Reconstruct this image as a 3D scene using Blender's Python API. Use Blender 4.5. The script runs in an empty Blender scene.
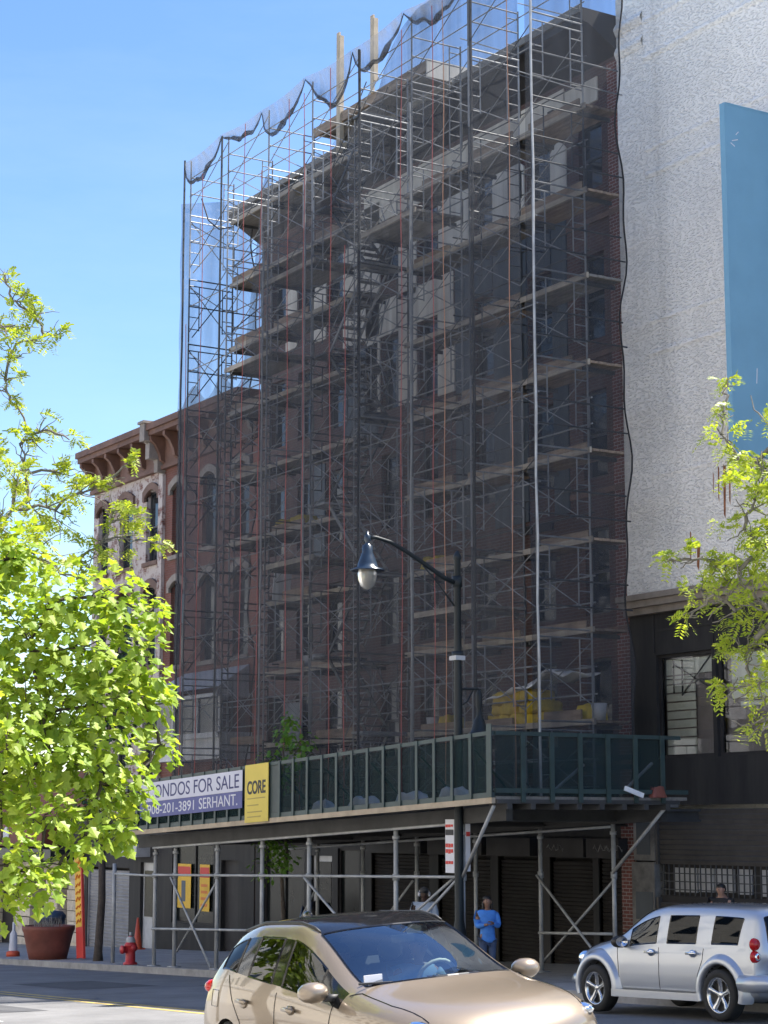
import bpy, bmesh, math, random
from mathutils import Vector, Matrix
random.seed(7)
R = math.radians
scene = bpy.context.scene
COL = scene.collection
LOC = {}

# ------------------------------------------------------------------ helpers
class MB:
    """collects faces, then links them as ONE mesh object"""
    def __init__(self):
        self.v = []; self.f = []; self.m = []
    def poly(self, pts, mi=0):
        b = len(self.v); self.v += [tuple(p) for p in pts]
        self.f.append(tuple(range(b, b + len(pts)))); self.m.append(mi); return self
    def box(self, x0, x1, y0, y1, z0, z1, mi=0):
        b = len(self.v)
        self.v += [(x0,y0,z0),(x1,y0,z0),(x1,y1,z0),(x0,y1,z0),(x0,y0,z1),(x1,y0,z1),(x1,y1,z1),(x0,y1,z1)]
        for q in ((0,3,2,1),(4,5,6,7),(0,1,5,4),(1,2,6,5),(2,3,7,6),(3,0,4,7)):
            self.f.append(tuple(b+i for i in q)); self.m.append(mi)
        return self
    def slab(self, x0, x1, y0, y1, z0, z1, h, mi=0):
        """box whose bottom runs from z0 at x0 to z1 at x1, height h"""
        b = len(self.v)
        self.v += [(x0,y0,z0),(x1,y0,z1),(x1,y1,z1),(x0,y1,z0),(x0,y0,z0+h),(x1,y0,z1+h),(x1,y1,z1+h),(x0,y1,z0+h)]
        for q in ((0,3,2,1),(4,5,6,7),(0,1,5,4),(1,2,6,5),(2,3,7,6),(3,0,4,7)):
            self.f.append(tuple(b+i for i in q)); self.m.append(mi)
        return self
    def beam(self, p, q, w, h, mi=0, up=(0,0,1)):
        p = Vector(p); q = Vector(q); d = (q-p).normalized(); u = Vector(up)
        if abs(d.dot(u)) > .98: u = Vector((0,1,0))
        s = d.cross(u).normalized(); u = s.cross(d).normalized()
        s *= w/2; u *= h/2; b = len(self.v)
        for c in (p, q):
            self.v += [tuple(c-s-u), tuple(c+s-u), tuple(c+s+u), tuple(c-s+u)]
        for k in ((0,3,2,1),(4,5,6,7),(0,1,5,4),(1,2,6,5),(2,3,7,6),(3,0,4,7)):
            self.f.append(tuple(b+i for i in k)); self.m.append(mi)
        return self
    def tube(self, pts, r, n=6, mi=0, cap=True):
        pts = [Vector(p) for p in pts]; k = len(pts)
        rs = r if isinstance(r, (list, tuple)) else [r]*k
        b = len(self.v); ref = None
        for i, p in enumerate(pts):
            d = (pts[min(i+1,k-1)] - pts[max(i-1,0)])
            d = d.normalized() if d.length > 1e-9 else Vector((0,0,1))
            if ref is None:
                ref = Vector((0,0,1)) if abs(d.z) < .9 else Vector((1,0,0))
            s = d.cross(ref).normalized(); u = s.cross(d).normalized(); ref = u
            for j in range(n):
                a = 2*math.pi*j/n
                self.v.append(tuple(p + (s*math.cos(a) + u*math.sin(a))*rs[i]))
        for i in range(k-1):
            for j in range(n):
                self.f.append((b+i*n+j, b+(i+1)*n+j, b+(i+1)*n+(j+1)%n, b+i*n+(j+1)%n)); self.m.append(mi)
        if cap:
            self.f.append(tuple(b+j for j in range(n))); self.m.append(mi)
            self.f.append(tuple(b+(k-1)*n+j for j in reversed(range(n)))); self.m.append(mi)
        return self
    def lathe(self, prof, c=(0,0,0), n=20, axis='z', mi=0):
        b = len(self.v); k = len(prof)
        for (r, z) in prof:
            for j in range(n):
                a = 2*math.pi*j/n; x, y = r*math.cos(a), r*math.sin(a)
                p = (x, y, z) if axis == 'z' else ((x, z, y) if axis == 'y' else (z, x, y))
                self.v.append((c[0]+p[0], c[1]+p[1], c[2]+p[2]))
        for i in range(k-1):
            for j in range(n):
                self.f.append((b+i*n+j, b+i*n+(j+1)%n, b+(i+1)*n+(j+1)%n, b+(i+1)*n+j)); self.m.append(mi)
        return self
    def prism(self, pts, y0, y1, mi=0):
        """polygon of (x,z) pulled through y0..y1"""
        n = len(pts)
        self.poly([(x,y0,z) for x,z in pts], mi); self.poly([(x,y1,z) for x,z in reversed(pts)], mi)
        for i in range(n):
            a, b2 = pts[i], pts[(i+1)%n]
            self.poly([(b2[0],y0,b2[1]),(a[0],y0,a[1]),(a[0],y1,a[1]),(b2[0],y1,b2[1])], mi)
        return self
    def wall(self, x0, x1, z0, z1, y, ops, depth=.22, mi=0):
        """wall sheet facing -Y with real openings and reveals"""
        xs = sorted({x0, x1, *[max(x0,min(x1,o[k])) for o in ops for k in (0,1)]})
        zs = sorted({z0, z1, *[max(z0,min(z1,o[k])) for o in ops for k in (2,3)]})
        for a, b in zip(xs, xs[1:]):
            for c, d in zip(zs, zs[1:]):
                mx, mz = (a+b)/2, (c+d)/2
                if any(o[0] < mx < o[1] and o[2] < mz < o[3] for o in ops): continue
                self.poly([(a,y,c),(b,y,c),(b,y,d),(a,y,d)], mi)
        for (a, b, c, d) in ops:
            Y = y+depth
            self.poly([(a,y,c),(a,Y,c),(b,Y,c),(b,y,c)][::-1], mi)
            self.poly([(a,y,d),(a,Y,d),(b,Y,d),(b,y,d)], mi)
            self.poly([(a,y,c),(a,y,d),(a,Y,d),(a,Y,c)][::-1], mi)
            self.poly([(b,y,c),(b,Y,c),(b,Y,d),(b,y,d)][::-1], mi)
        return self
    def mesh(self, name, mats, off=(0,0,0), smooth=False):
        me = bpy.data.meshes.new(name)
        v = [(a-off[0], b-off[1], c-off[2]) for a,b,c in self.v] if any(off) else self.v
        me.from_pydata(v, [], self.f)
        for m in (mats if isinstance(mats, (list,tuple)) else [mats]): me.materials.append(m)
        if any(self.m): me.polygons.foreach_set('material_index', self.m)
        if smooth: me.polygons.foreach_set('use_smooth', [True]*len(self.f))
        me.update(); return me
    def build(self, name, mats, parent=None, smooth=False, local=False):
        off = (0,0,0) if (parent is None or local) else LOC.get(parent.name, (0,0,0))
        return link(name, self.mesh(name, mats, off, smooth), parent)

def link(name, data, parent=None, loc=None):
    o = bpy.data.objects.new(name, data); COL.objects.link(o)
    if parent is not None:
        o.parent = parent; LOC[o.name] = LOC.get(parent.name, (0,0,0))
    if loc is not None: o.location = loc
    return o
def tag(o, label, cat, group=None, kind=None):
    o['label'] = label; o['category'] = cat
    if group: o['group'] = group
    if kind: o['kind'] = kind
    return o
def thing(name, label, cat, loc=(0,0,0), group=None):
    o = bpy.data.objects.new(name, None); COL.objects.link(o); o.empty_display_size = .2
    o.location = loc; LOC[o.name] = tuple(loc)
    return tag(o, label, cat, group)
def struct(o):
    o['kind'] = 'structure'; return o
def evaluated(o, name):
    dg = bpy.context.evaluated_depsgraph_get()
    me = bpy.data.meshes.new_from_object(o.evaluated_get(dg)); me.name = name
    return me
def text(name, body, mat_, width, height, frame, parent, extrude=.002, bold=0):
    """lettering fitted to width x height; frame = matrix placing local x right, y up"""
    cu = bpy.data.curves.new(name, 'FONT'); cu.body = body; cu.extrude = extrude; cu.offset = bold
    o = bpy.data.objects.new(name, cu); COL.objects.link(o)
    me = evaluated(o, name); bpy.data.objects.remove(o)
    xs = [v.co.x for v in me.vertices]; ys = [v.co.y for v in me.vertices]
    sx = width/(max(xs)-min(xs)); sy = height/(max(ys)-min(ys)); x0, y0 = min(xs), min(ys)
    off = Vector(LOC.get(parent.name, (0,0,0)))
    for v in me.vertices:
        c = Vector(((v.co.x-x0)*sx, (v.co.y-y0)*sy, v.co.z))
        v.co = frame @ c - off
    me.materials.clear(); me.materials.append(mat_)
    return link(name, me, parent)

# ------------------------------------------------------------------ materials
MT = {}
def nodes_of(m):
    m.use_nodes = True; nt = m.node_tree
    return nt, nt.nodes, nt.links, nt.nodes['Principled BSDF']
def mat(name, col, rough=.6, metal=0., var=.2, scale=1.5, bump=0., bscale=40., spec=.5, stretch=None, coat=0., vcol=None):
    """plain surface with wear: two noises vary the colour, another the relief"""
    m = bpy.data.materials.new(name); nt, N, L, b = nodes_of(m); MT[name] = m
    b.inputs['Roughness'].default_value = rough; b.inputs['Metallic'].default_value = metal
    b.inputs['Specular IOR Level'].default_value = spec
    if coat: b.inputs['Coat Weight'].default_value = coat; b.inputs['Coat Roughness'].default_value = .04
    g = N.new('ShaderNodeNewGeometry'); mp = N.new('ShaderNodeMapping')
    L.new(g.outputs['Position'], mp.inputs['Vector'])
    if stretch: mp.inputs['Scale'].default_value = stretch
    n1 = N.new('ShaderNodeTexNoise'); n1.inputs['Scale'].default_value = scale; n1.inputs['Detail'].default_value = 6
    n1.inputs['Roughness'].default_value = .65
    L.new(mp.outputs[0], n1.inputs['Vector'])
    mx = N.new('ShaderNodeMix'); mx.data_type = 'RGBA'
    c2 = vcol or tuple(c*(1-var) for c in col)
    c1 = tuple(min(1,c*(1+var*.6)) for c in col)
    mx.inputs[6].default_value = (*c2,1); mx.inputs[7].default_value = (*c1,1)
    rp = N.new('ShaderNodeMapRange'); rp.inputs[1].default_value = .3; rp.inputs[2].default_value = .7
    L.new(n1.outputs['Fac'], rp.inputs[0]); L.new(rp.outputs[0], mx.inputs[0]); L.new(mx.outputs[2], b.inputs['Base Color'])
    if bump:
        n2 = N.new('ShaderNodeTexNoise'); n2.inputs['Scale'].default_value = bscale; n2.inputs['Detail'].default_value = 4
        L.new(g.outputs['Position'], n2.inputs['Vector'])
        bp = N.new('ShaderNodeBump'); bp.inputs['Strength'].default_value = bump; bp.inputs['Distance'].default_value = .02
        L.new(n2.outputs['Fac'], bp.inputs['Height']); L.new(bp.outputs[0], b.inputs['Normal'])
    return m
def brick(name, c1, c2, mortar, paint=None, amount=.5, w=.21, h=.075):
    m = bpy.data.materials.new(name); nt, N, L, b = nodes_of(m); MT[name] = m
    b.inputs['Roughness'].default_value = .85; b.inputs['Specular IOR Level'].default_value = .25
    g = N.new('ShaderNodeNewGeometry'); sp = N.new('ShaderNodeSeparateXYZ'); L.new(g.outputs['Position'], sp.inputs[0])
    ad = N.new('ShaderNodeMath'); ad.operation = 'ADD'; L.new(sp.outputs[0], ad.inputs[0]); L.new(sp.outputs[1], ad.inputs[1])
    cb = N.new('ShaderNodeCombineXYZ'); L.new(ad.outputs[0], cb.inputs[0]); L.new(sp.outputs[2], cb.inputs[1])
    t = N.new('ShaderNodeTexBrick'); L.new(cb.outputs[0], t.inputs['Vector'])
    t.inputs['Scale'].default_value = 1; t.inputs['Brick Width'].default_value = w; t.inputs['Row Height'].default_value = h
    t.inputs['Mortar Size'].default_value = .008; t.inputs['Color1'].default_value = (*c1,1); t.inputs['Color2'].default_value = (*c2,1)
    t.inputs['Mortar'].default_value = (*mortar,1); t.inputs['Bias'].default_value = 0
    n = N.new('ShaderNodeTexNoise'); n.inputs['Scale'].default_value = .8; n.inputs['Detail'].default_value = 8
    L.new(g.outputs['Position'], n.inputs['Vector'])
    mx = N.new('ShaderNodeMix'); mx.data_type = 'RGBA'; mx.blend_type = 'MULTIPLY'; mx.inputs[0].default_value = .7
    r = N.new('ShaderNodeMapRange'); r.inputs[1].default_value = .3; r.inputs[2].default_value = .7; r.inputs[3].default_value = .6; r.inputs[4].default_value = 1.15
    L.new(n.outputs['Fac'], r.inputs[0]); L.new(t.outputs['Color'], mx.inputs[6]); L.new(r.outputs[0], mx.inputs[7])
    out = mx.outputs[2]
    if paint:      # flaking paint left on the bricks
        n3 = N.new('ShaderNodeTexNoise'); n3.inputs['Scale'].default_value = 3.2; n3.inputs['Detail'].default_value = 9; n3.inputs['Roughness'].default_value = .72
        L.new(g.outputs['Position'], n3.inputs['Vector'])
        r3 = N.new('ShaderNodeMapRange'); r3.inputs[1].default_value = amount-.06; r3.inputs[2].default_value = amount+.06
        L.new(n3.outputs['Fac'], r3.inputs[0])
        m3 = N.new('ShaderNodeMix'); m3.data_type = 'RGBA'; m3.inputs[7].default_value = (*paint,1)
        L.new(r3.outputs[0], m3.inputs[0]); L.new(out, m3.inputs[6]); out = m3.outputs[2]
    L.new(out, b.inputs['Base Color'])
    bp = N.new('ShaderNodeBump'); bp.inputs['Strength'].default_value = .5; bp.inputs['Distance'].default_value = .01; bp.invert = True
    L.new(t.outputs['Fac'], bp.inputs['Height']); L.new(bp.outputs[0], b.inputs['Normal'])
    return m
def net(name, col, fac, var=.12, scale=1.2, stretch=(1,1,.25), tr=.35):
    """woven mesh: part of each ray passes straight through the holes"""
    m = bpy.data.materials.new(name); nt, N, L, b = nodes_of(m); MT[name] = m
    N.remove(b); out = N['Material Output']
    d = N.new('ShaderNodeBsdfDiffuse'); d.inputs[0].default_value = (*col,1)
    tl = N.new('ShaderNodeBsdfTranslucent'); tl.inputs[0].default_value = (*col,1)
    a = N.new('ShaderNodeMixShader'); a.inputs[0].default_value = tr; L.new(d.outputs[0], a.inputs[1]); L.new(tl.outputs[0], a.inputs[2])
    t = N.new('ShaderNodeBsdfTransparent'); s = N.new('ShaderNodeMixShader')
    g = N.new('ShaderNodeNewGeometry'); mp = N.new('ShaderNodeMapping'); mp.inputs['Scale'].default_value = stretch
    n = N.new('ShaderNodeTexNoise'); n.inputs['Scale'].default_value = scale; n.inputs['Detail'].default_value = 5
    L.new(g.outputs['Position'], mp.inputs[0]); L.new(mp.outputs[0], n.inputs['Vector'])
    r = N.new('ShaderNodeMapRange'); r.inputs[1].default_value = .3; r.inputs[2].default_value = .7
    r.inputs[3].default_value = max(0,fac-var); r.inputs[4].default_value = min(1,fac+var)
    L.new(n.outputs['Fac'], r.inputs[0]); L.new(r.outputs[0], s.inputs[0])
    L.new(t.outputs[0], s.inputs[1]); L.new(a.outputs[0], s.inputs[2]); L.new(s.outputs[0], out.inputs['Surface'])
    return m
def thin_glass(name, tint=(.75,.85,.82), ior=1.5, base=.0, boost=1.):
    m = bpy.data.materials.new(name); nt, N, L, b = nodes_of(m); MT[name] = m
    N.remove(b); out = N['Material Output']
    t = N.new('ShaderNodeBsdfTransparent'); t.inputs[0].default_value = (*tint,1)
    g = N.new('ShaderNodeBsdfGlossy'); g.inputs['Roughness'].default_value = .015; g.inputs[0].default_value = (.95,.97,1,1)
    f = N.new('ShaderNodeFresnel'); f.inputs[0].default_value = ior
    k = N.new('ShaderNodeMath'); k.operation = 'MULTIPLY_ADD'; k.inputs[1].default_value = boost; k.inputs[2].default_value = base; k.use_clamp = True
    L.new(f.outputs[0], k.inputs[0])
    s = N.new('ShaderNodeMixShader'); L.new(k.outputs[0], s.inputs[0]); L.new(t.outputs[0], s.inputs[1]); L.new(g.outputs[0], s.inputs[2])
    L.new(s.outputs[0], out.inputs['Surface']); return m
def leafmat(name, col, col2, tr=.45):
    m = bpy.data.materials.new(name); nt, N, L, b = nodes_of(m); MT[name] = m
    b.inputs['Roughness'].default_value = .45; b.inputs['Specular IOR Level'].default_value = .35
    g = N.new('ShaderNodeNewGeometry')
    mx = N.new('ShaderNodeMix'); mx.data_type = 'RGBA'; mx.inputs[6].default_value = (*col,1); mx.inputs[7].default_value = (*col2,1)
    L.new(g.outputs['Random Per Island'], mx.inputs[0]); L.new(mx.outputs[2], b.inputs['Base Color'])
    t = N.new('ShaderNodeBsdfTranslucent')
    h = N.new('ShaderNodeMix'); h.data_type = 'RGBA'; h.blend_type = 'MULTIPLY'; h.inputs[0].default_value = 1
    L.new(mx.outputs[2], h.inputs[6]); h.inputs[7].default_value = (1.5,1.4,.5,1); L.new(h.outputs[2], t.inputs[0])
    s = N.new('ShaderNodeMixShader'); s.inputs[0].default_value = tr
    L.new(b.outputs[0], s.inputs[1]); L.new(t.outputs[0], s.inputs[2]); L.new(s.outputs[0], N['Material Output'].inputs['Surface'])
    return m

mat('asphalt', (.165,.163,.162), .85, var=.3, scale=.7, bump=.5, bscale=120)
mat('earth', (.12,.115,.105), .9, var=.3, scale=.4)
mat('concrete', (.34,.33,.315), .85, var=.25, scale=1.3, bump=.25, bscale=60)
mat('kerb_stone', (.33,.325,.32), .8, var=.3, scale=2.5, bump=.3)
mat('yellow_paint', (.50,.36,.07), .7, var=.35, scale=5, vcol=(.20,.16,.07))
mat('white_paint', (.72,.72,.70), .7, var=.2, scale=4)
brick('old_brick', (.128,.072,.064), (.100,.060,.056), (.14,.122,.115))
brick('red_brick', (.21,.085,.068), (.175,.072,.058), (.19,.14,.12))
brick('flaked_brick', (.22,.085,.065), (.17,.075,.06), (.30,.25,.23), paint=(.50,.45,.42), amount=.46)
brick('edge_brick', (.22,.085,.07), (.17,.07,.06), (.36,.33,.31))
mat('beige_board', (.66,.61,.53), .8, var=.12, scale=1.2)
mat('slate_sheet', (.055,.068,.082), .55, var=.25, scale=1.0, stretch=(2,2,.6))
mat('brown_stone', (.17,.105,.08), .8, var=.3, scale=2, bump=.2)
mat('pale_stone', (.27,.235,.205), .8, var=.3, scale=2.5, bump=.2)
mat('rough_stone', (.62,.55,.45), .9, var=.35, scale=3, bump=.9, bscale=9)  # pale tone stands in for sunlight on the stone piers
mat('cornice_brown', (.16,.085,.06), .7, var=.35, scale=2.2)
mat('dark_trim', (.035,.033,.034), .6, spec=.25, var=.3, scale=2)
mat('roof_dark', (.05,.05,.052), .9, var=.3, scale=1)
mat('window_frame', (.07,.07,.072), .45, var=.2)
mat('white_frame', (.50,.51,.52), .5, var=.2, scale=3)
mat('pane_dark', (.022,.028,.034), .06, var=.4, scale=1.1, spec=.7)
mat('pane_shop', (.013,.016,.016), .15, var=.4, spec=.08)
mat('shutter_dark', (.040,.037,.035), .6, metal=.1, spec=.25, var=.35, scale=1.4)
mat('shutter_brown', (.095,.088,.082), .6, var=.3, scale=1.4, spec=.3)
mat('blind_pale', (.72,.76,.72), .6, var=.12, scale=2)
mat('room_wall', (.30,.27,.285), .8, var=.2)
mat('shutter_grey', (.36,.36,.37), .5, metal=.2, var=.2)
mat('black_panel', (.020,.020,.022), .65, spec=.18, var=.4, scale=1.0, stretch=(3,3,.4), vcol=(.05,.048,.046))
mat('patched_concrete', (.26,.25,.235), .85, var=.45, scale=1.1, bump=.3, vcol=(.06,.06,.058))
mat('galv', (.48,.49,.50), .65, metal=.1, var=.25, scale=4)
mat('galv_dull', (.40,.41,.415), .6, metal=.2, var=.3, scale=3)
mat('frame_steel', (.27,.28,.29), .75, metal=.0, spec=.3, var=.35, scale=2)
mat('frame_dark', (.075,.08,.085), .55, metal=.3, var=.35, scale=2)
mat('plank', (.27,.205,.15), .85, var=.4, scale=3, stretch=(.5,4,4), vcol=(.13,.10,.08))
mat('plank_grey', (.20,.19,.175), .85, var=.35, scale=3, stretch=(.5,4,4))
mat('ledger', (.36,.32,.265), .8, var=.35, scale=3, stretch=(.4,4,4))
mat('lumber', (.43,.355,.26), .8, var=.25, scale=3)
mat('rope_red', (.33,.10,.09), .8, var=.2)
mat('rope_orange', (.40,.21,.13), .8, var=.2)
mat('cord_black', (.018,.018,.02), .8, var=.2)
mat('green_paint', (.030,.056,.056), .5, var=.3, scale=3)
mat('green_board', (.055,.075,.075), .6, var=.2)
mat('shed_beam', (.06,.06,.06), .7, metal=.0, spec=.25, var=.3, scale=2)
mat('lamp_black', (.016,.022,.026), .5, var=.3, spec=.3)
mat('lamp_blue', (.018,.032,.055), .28, var=.3)
mat('sign_blue', (.19,.375,.52), .85, spec=.15, var=.06, scale=1.2)
mat('banner_blue', (.115,.125,.30), .7, var=.15)
mat('banner_white', (.60,.61,.70), .7, var=.08)
mat('banner_navy', (.045,.052,.16), .7, var=.15)
mat('sign_yellow', (.66,.52,.085), .6, var=.08)
mat('ink', (.045,.045,.05), .7, var=.1)
mat('ink_faint', (.42,.33,.09), .7, var=.1)
mat('paper', (.66,.67,.72), .7, var=.08)
mat('red_paint', (.48,.035,.04), .45, var=.2, scale=5)
mat('poster_yellow', (.75,.46,.03), .6, var=.15)
mat('poster_orange', (.70,.20,.03), .6, var=.2)
mat('poster_red', (.60,.05,.04), .6, var=.15)
mat('terracotta', (.20,.062,.042), .65, var=.25, scale=3)
mat('soil', (.06,.05,.04), .95, var=.4, scale=8)
mat('cone_orange', (.62,.10,.045), .5, var=.15)
mat('insulation', (.62,.45,.035), .7, var=.3, scale=5, bump=.4, bscale=14)
mat('tarp_white', (.80,.81,.83), .55, var=.12, scale=2)
mat('bark', (.075,.06,.05), .9, var=.4, scale=7, bump=.5, bscale=30)
mat('bark_pale', (.16,.15,.13), .9, var=.4, scale=7)
mat('plastic_black', (.022,.022,.024), .45, var=.3)
mat('bag_black', (.012,.012,.014), .25, var=.3)
mat('bin_blue', (.03,.06,.11), .5, var=.2)
net('net_dark', (.088,.094,.106), .47, var=.13, scale=1.6, stretch=(2.2,2.2,.16), tr=.25)
net('net_loose', (.17,.17,.17), .46, var=.2, scale=2.2, stretch=(2.2,2.2,.4), tr=.45)
net('net_side', (.19,.19,.195), .40, var=.12, scale=1.6, stretch=(2.2,2.2,.16))
net('net_fold', (.075,.076,.08), .66, var=.25, scale=5, stretch=(1,1,1))
net('net_green', (.028,.05,.052), .66, var=.1, scale=2)
leafmat('maple_leaf', (.19,.305,.032), (.37,.46,.085), .48)
leafmat('locust_leaf', (.21,.31,.035), (.38,.43,.07), .45)
leafmat('street_leaf', (.085,.20,.03), (.15,.28,.05), .4)
leafmat('dark_leaf', (.025,.06,.02), (.045,.09,.03), .3)
# ------------------------------------------------------------------ ground
YF = 25.8                      # plane of the facades
YK, YN = 19.42, 7.4            # far and near kerb
def G(x):                      # the street climbs towards the camera
    return .037*x + .07
def strip(x0, x1, y0, y1, dz, n=1):
    m = MB()
    for i in range(n):
        a = x0+(x1-x0)*i/n; b = x0+(x1-x0)*(i+1)/n
        m.poly([(a,y0,G(a)+dz),(b,y0,G(b)+dz),(b,y1,G(b)+dz),(a,y1,G(a)+dz)])
    return m
struct(strip(-900, 500, -500, 900, -.03).build('ground', MT['earth']))
struct(strip(-220, 60, YN, YK, 0).build('road', MT['asphalt']))
def pavement(name, y0, y1, kerb_at):
    m = strip(-220, 60, y0, y1, .15)
    # slab joints as shallow dark gaps
    struct(m.build(name, MT['concrete']))
pavement('pavement', YK+.18, YF+.6, YK); pavement('near_pavement', -30, YN-.18, YN)
m = MB(); m.slab(-220, 60, YK, YK+.18, G(-220)-.02, G(60)-.02, .176); struct(m.build('kerb', MT['kerb_stone']))
m = MB(); m.slab(-220, 60, YN-.18, YN, G(-220)-.02, G(60)-.02, .176); struct(m.build('near_kerb', MT['kerb_stone']))
m = MB()
for y in (13.55, 13.85): 
    a = strip(-220, 60, y, y+.12, .004)
    for p in a.f: m.poly([a.v[i] for i in p])
struct(m.build('road_marking', MT['yellow_paint']))
m = MB()
for k in range(9):
    x = -60 + k*6.1
    m.poly([(x,10.55,G(x)+.004),(x+1.2,10.55,G(x+1.2)+.004),(x+1.2,10.66,G(x+1.2)+.004),(x,10.66,G(x)+.004)])
struct(m.build('lane_marking', MT['white_paint']))
mat('asphalt_patch', (.075,.075,.078), .9, var=.3, scale=2, bump=.4, bscale=90); mat('tar', (.02,.02,.021), .5, var=.2)
m = MB()
for x0,x1,y0,y1 in ((-40,-36.5,15.2,17.0),(-33.2,-30.4,10.2,12.2),(-46,-44,11.4,12.4),(-25,-22.4,14.6,16.2),(-36,-34,17.6,18.9)):
    m.poly([(x0,y0,G(x0)+.0035),(x1,y0,G(x1)+.0035),(x1,y1,G(x1)+.0035),(x0,y1,G(x0)+.0035)])
struct(m.build('road_patches', MT['asphalt_patch']))
m = MB(); rc = random.Random(3)
for k in range(26):
    x = rc.uniform(-60,-16); y = rc.uniform(8,19); a = rc.choice((0,1.57,.3,1.2))+rc.uniform(-.25,.25)
    for j in range(rc.randint(4,9)):
        a += rc.uniform(-.35,.35); x2 = x+.5*math.cos(a); y2 = min(19.2,max(7.6,y+.5*math.sin(a))); w_ = .014; nx, ny = -math.sin(a)*w_, math.cos(a)*w_
        m.poly([(x-nx,y-ny,G(x-nx)+.006),(x2-nx,y2-ny,G(x2-nx)+.006),(x2+nx,y2+ny,G(x2+nx)+.006),(x+nx,y+ny,G(x+nx)+.006)]); x, y = x2, y2
struct(m.build('road_cracks', MT['tar']))
m = MB()                     # joints between the pavement slabs
for k in range(46):
    x = -90 + k*1.5
    m.poly([(x,YK+.2,G(x)+.153),(x+.015,YK+.2,G(x)+.1535),(x+.015,YF,G(x)+.1535),(x,YF,G(x)+.153)])
for y in (20.9, 22.4, 23.9):
    a = strip(-90, -20, y, y+.015, .1535)
    for p in a.f: m.poly([a.v[i] for i in p])
struct(m.build('pavement_joints', MT['dark_trim']))

# ------------------------------------------------------------------ windows
def arch(x0, x1, z, rise, n=7):
    return [(x0+(x1-x0)*i/n, z+rise*math.sin(math.pi*i/n)) for i in range(n+1)]
def window(par, x0, x1, z0, z1, y=YF, dep=.2, frame='window_frame', pane='pane_dark', sill=None, hood=None, mull=0, rail=True):
    """window (frame) > pane, sill, lintel"""
    f = MB(); t = .055; yb = y+dep
    f.box(x0, x0+t, yb-.06, yb+.02, z0, z1); f.box(x1-t, x1, yb-.06, yb+.02, z0, z1)
    f.box(x0+t, x1-t, yb-.058, yb+.018, z1-t, z1); f.box(x0+t, x1-t, yb-.058, yb+.018, z0, z0+t)
    if rail: f.box(x0+t, x1-t, yb-.055, yb+.015, (z0+z1)/2-.03, (z0+z1)/2+.03)
    for k in range(mull):
        xm = x0+(x1-x0)*(k+1)/(mull+1); f.box(xm-.02, xm+.02, yb-.05, yb+.01, z0+t, z1-t)
    w = f.build('window', MT[frame], par)
    p = MB(); zm = (z0+z1)/2
    e = random.uniform(-.012,.012)
    if rail:
        p.poly([(x0+t,yb-.012+e,z0+t),(x1-t,yb-.012-e,z0+t),(x1-t,yb-.012-e,zm),(x0+t,yb-.012+e,zm)])
        p.poly([(x0+t,yb-.03-e,zm),(x1-t,yb-.03+e,zm),(x1-t,yb-.03+e,z1-t),(x0+t,yb-.03-e,z1-t)])
    else:
        p.poly([(x0+t,yb-.012,z0+t),(x1-t,yb-.012,z0+t),(x1-t,yb-.012,z1-t),(x0+t,yb-.012,z1-t)])
    p.build('pane', MT[pane], w)
    if sill:
        s = MB(); s.box(x0-.1, x1+.1, y-.1, y+.1, z0-.13, z0-.002); s.build('sill', MT[sill], w)
    if hood:
        h = MB(); A = arch(x0-.16, x1+.16, z1+.02, .24); B = arch(x0-.0, x1+.0, z1-.16, .2)
        n = len(A)
        for i in range(n-1):
            q = [A[i], A[i+1], B[i+1], B[i]]; h.prism(q, y-.09, y+.05)
        h.prism([(x0-.16,z1+.02),(x0,z1-.16),(x0,z1-.3),(x0-.16,z1-.3)], y-.09, y+.05)
        h.prism([(x1+.16,z1+.02),(x1,z1-.16),(x1,z1-.3),(x1+.16,z1-.3)], y-.09, y+.05)
        c = arch(x0, x1, z1-.16, .2)                      # tympanum closing the corners
        h.prism(c[::-1]+[(x0,z1+.03),(x1,z1+.03)], y-.02, y+.04)
        h.build('hood_moulding', MT[hood], w)
    return w

# ------------------------------------------------------------------ the scaffolded brick building
BX0, BX1, BZ = -49.2, -32.3, 19.25
bld = thing('brick_apartment_building', 'tall dark brick building wrapped in scaffolding, beside the white stucco one', 'building', (-40.7,YF,G(-40.7)+.15))
cols = [(-33.85,-33.0),(-35.85,-34.95),(-38.15,-37.3),(-40.6,-39.75),(-42.45,-41.6),(-45.3,-44.45),(-46.95,-46.1),(-48.55,-47.7)]
rows_ = [(3.55,5.45),(6.4,8.3),(9.4,11.35),(12.5,14.45),(15.95,17.5)]
ops = [(a,b,c,d) for (a,b) in cols for (c,d) in rows_]
w = MB(); w.wall(BX0, BX1, 2.75, BZ, YF, ops)
w.poly([(BX1,YF,2.75),(BX1,44,2.75),(BX1,44,BZ),(BX1,YF,BZ)]); w.poly([(BX0,YF,-3),(BX0,YF,BZ),(BX0,44,BZ),(BX0,44,-3)])
w.poly([(BX0,44,-3),(BX0,44,BZ),(BX1,44,BZ),(BX1,44,-3)])
w.build('wall', MT['old_brick'], bld)
m = MB(); m.box(BX0+.02, BX1-.02, YF+.3, 43.9, BZ-.3, BZ-.05); m.build('roof', MT['roof_dark'], bld)
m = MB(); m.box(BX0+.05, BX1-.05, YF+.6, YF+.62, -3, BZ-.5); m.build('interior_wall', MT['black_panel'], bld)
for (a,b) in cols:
    for (c,d) in rows_: window(bld, a, b, c, d, mull=0)
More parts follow.
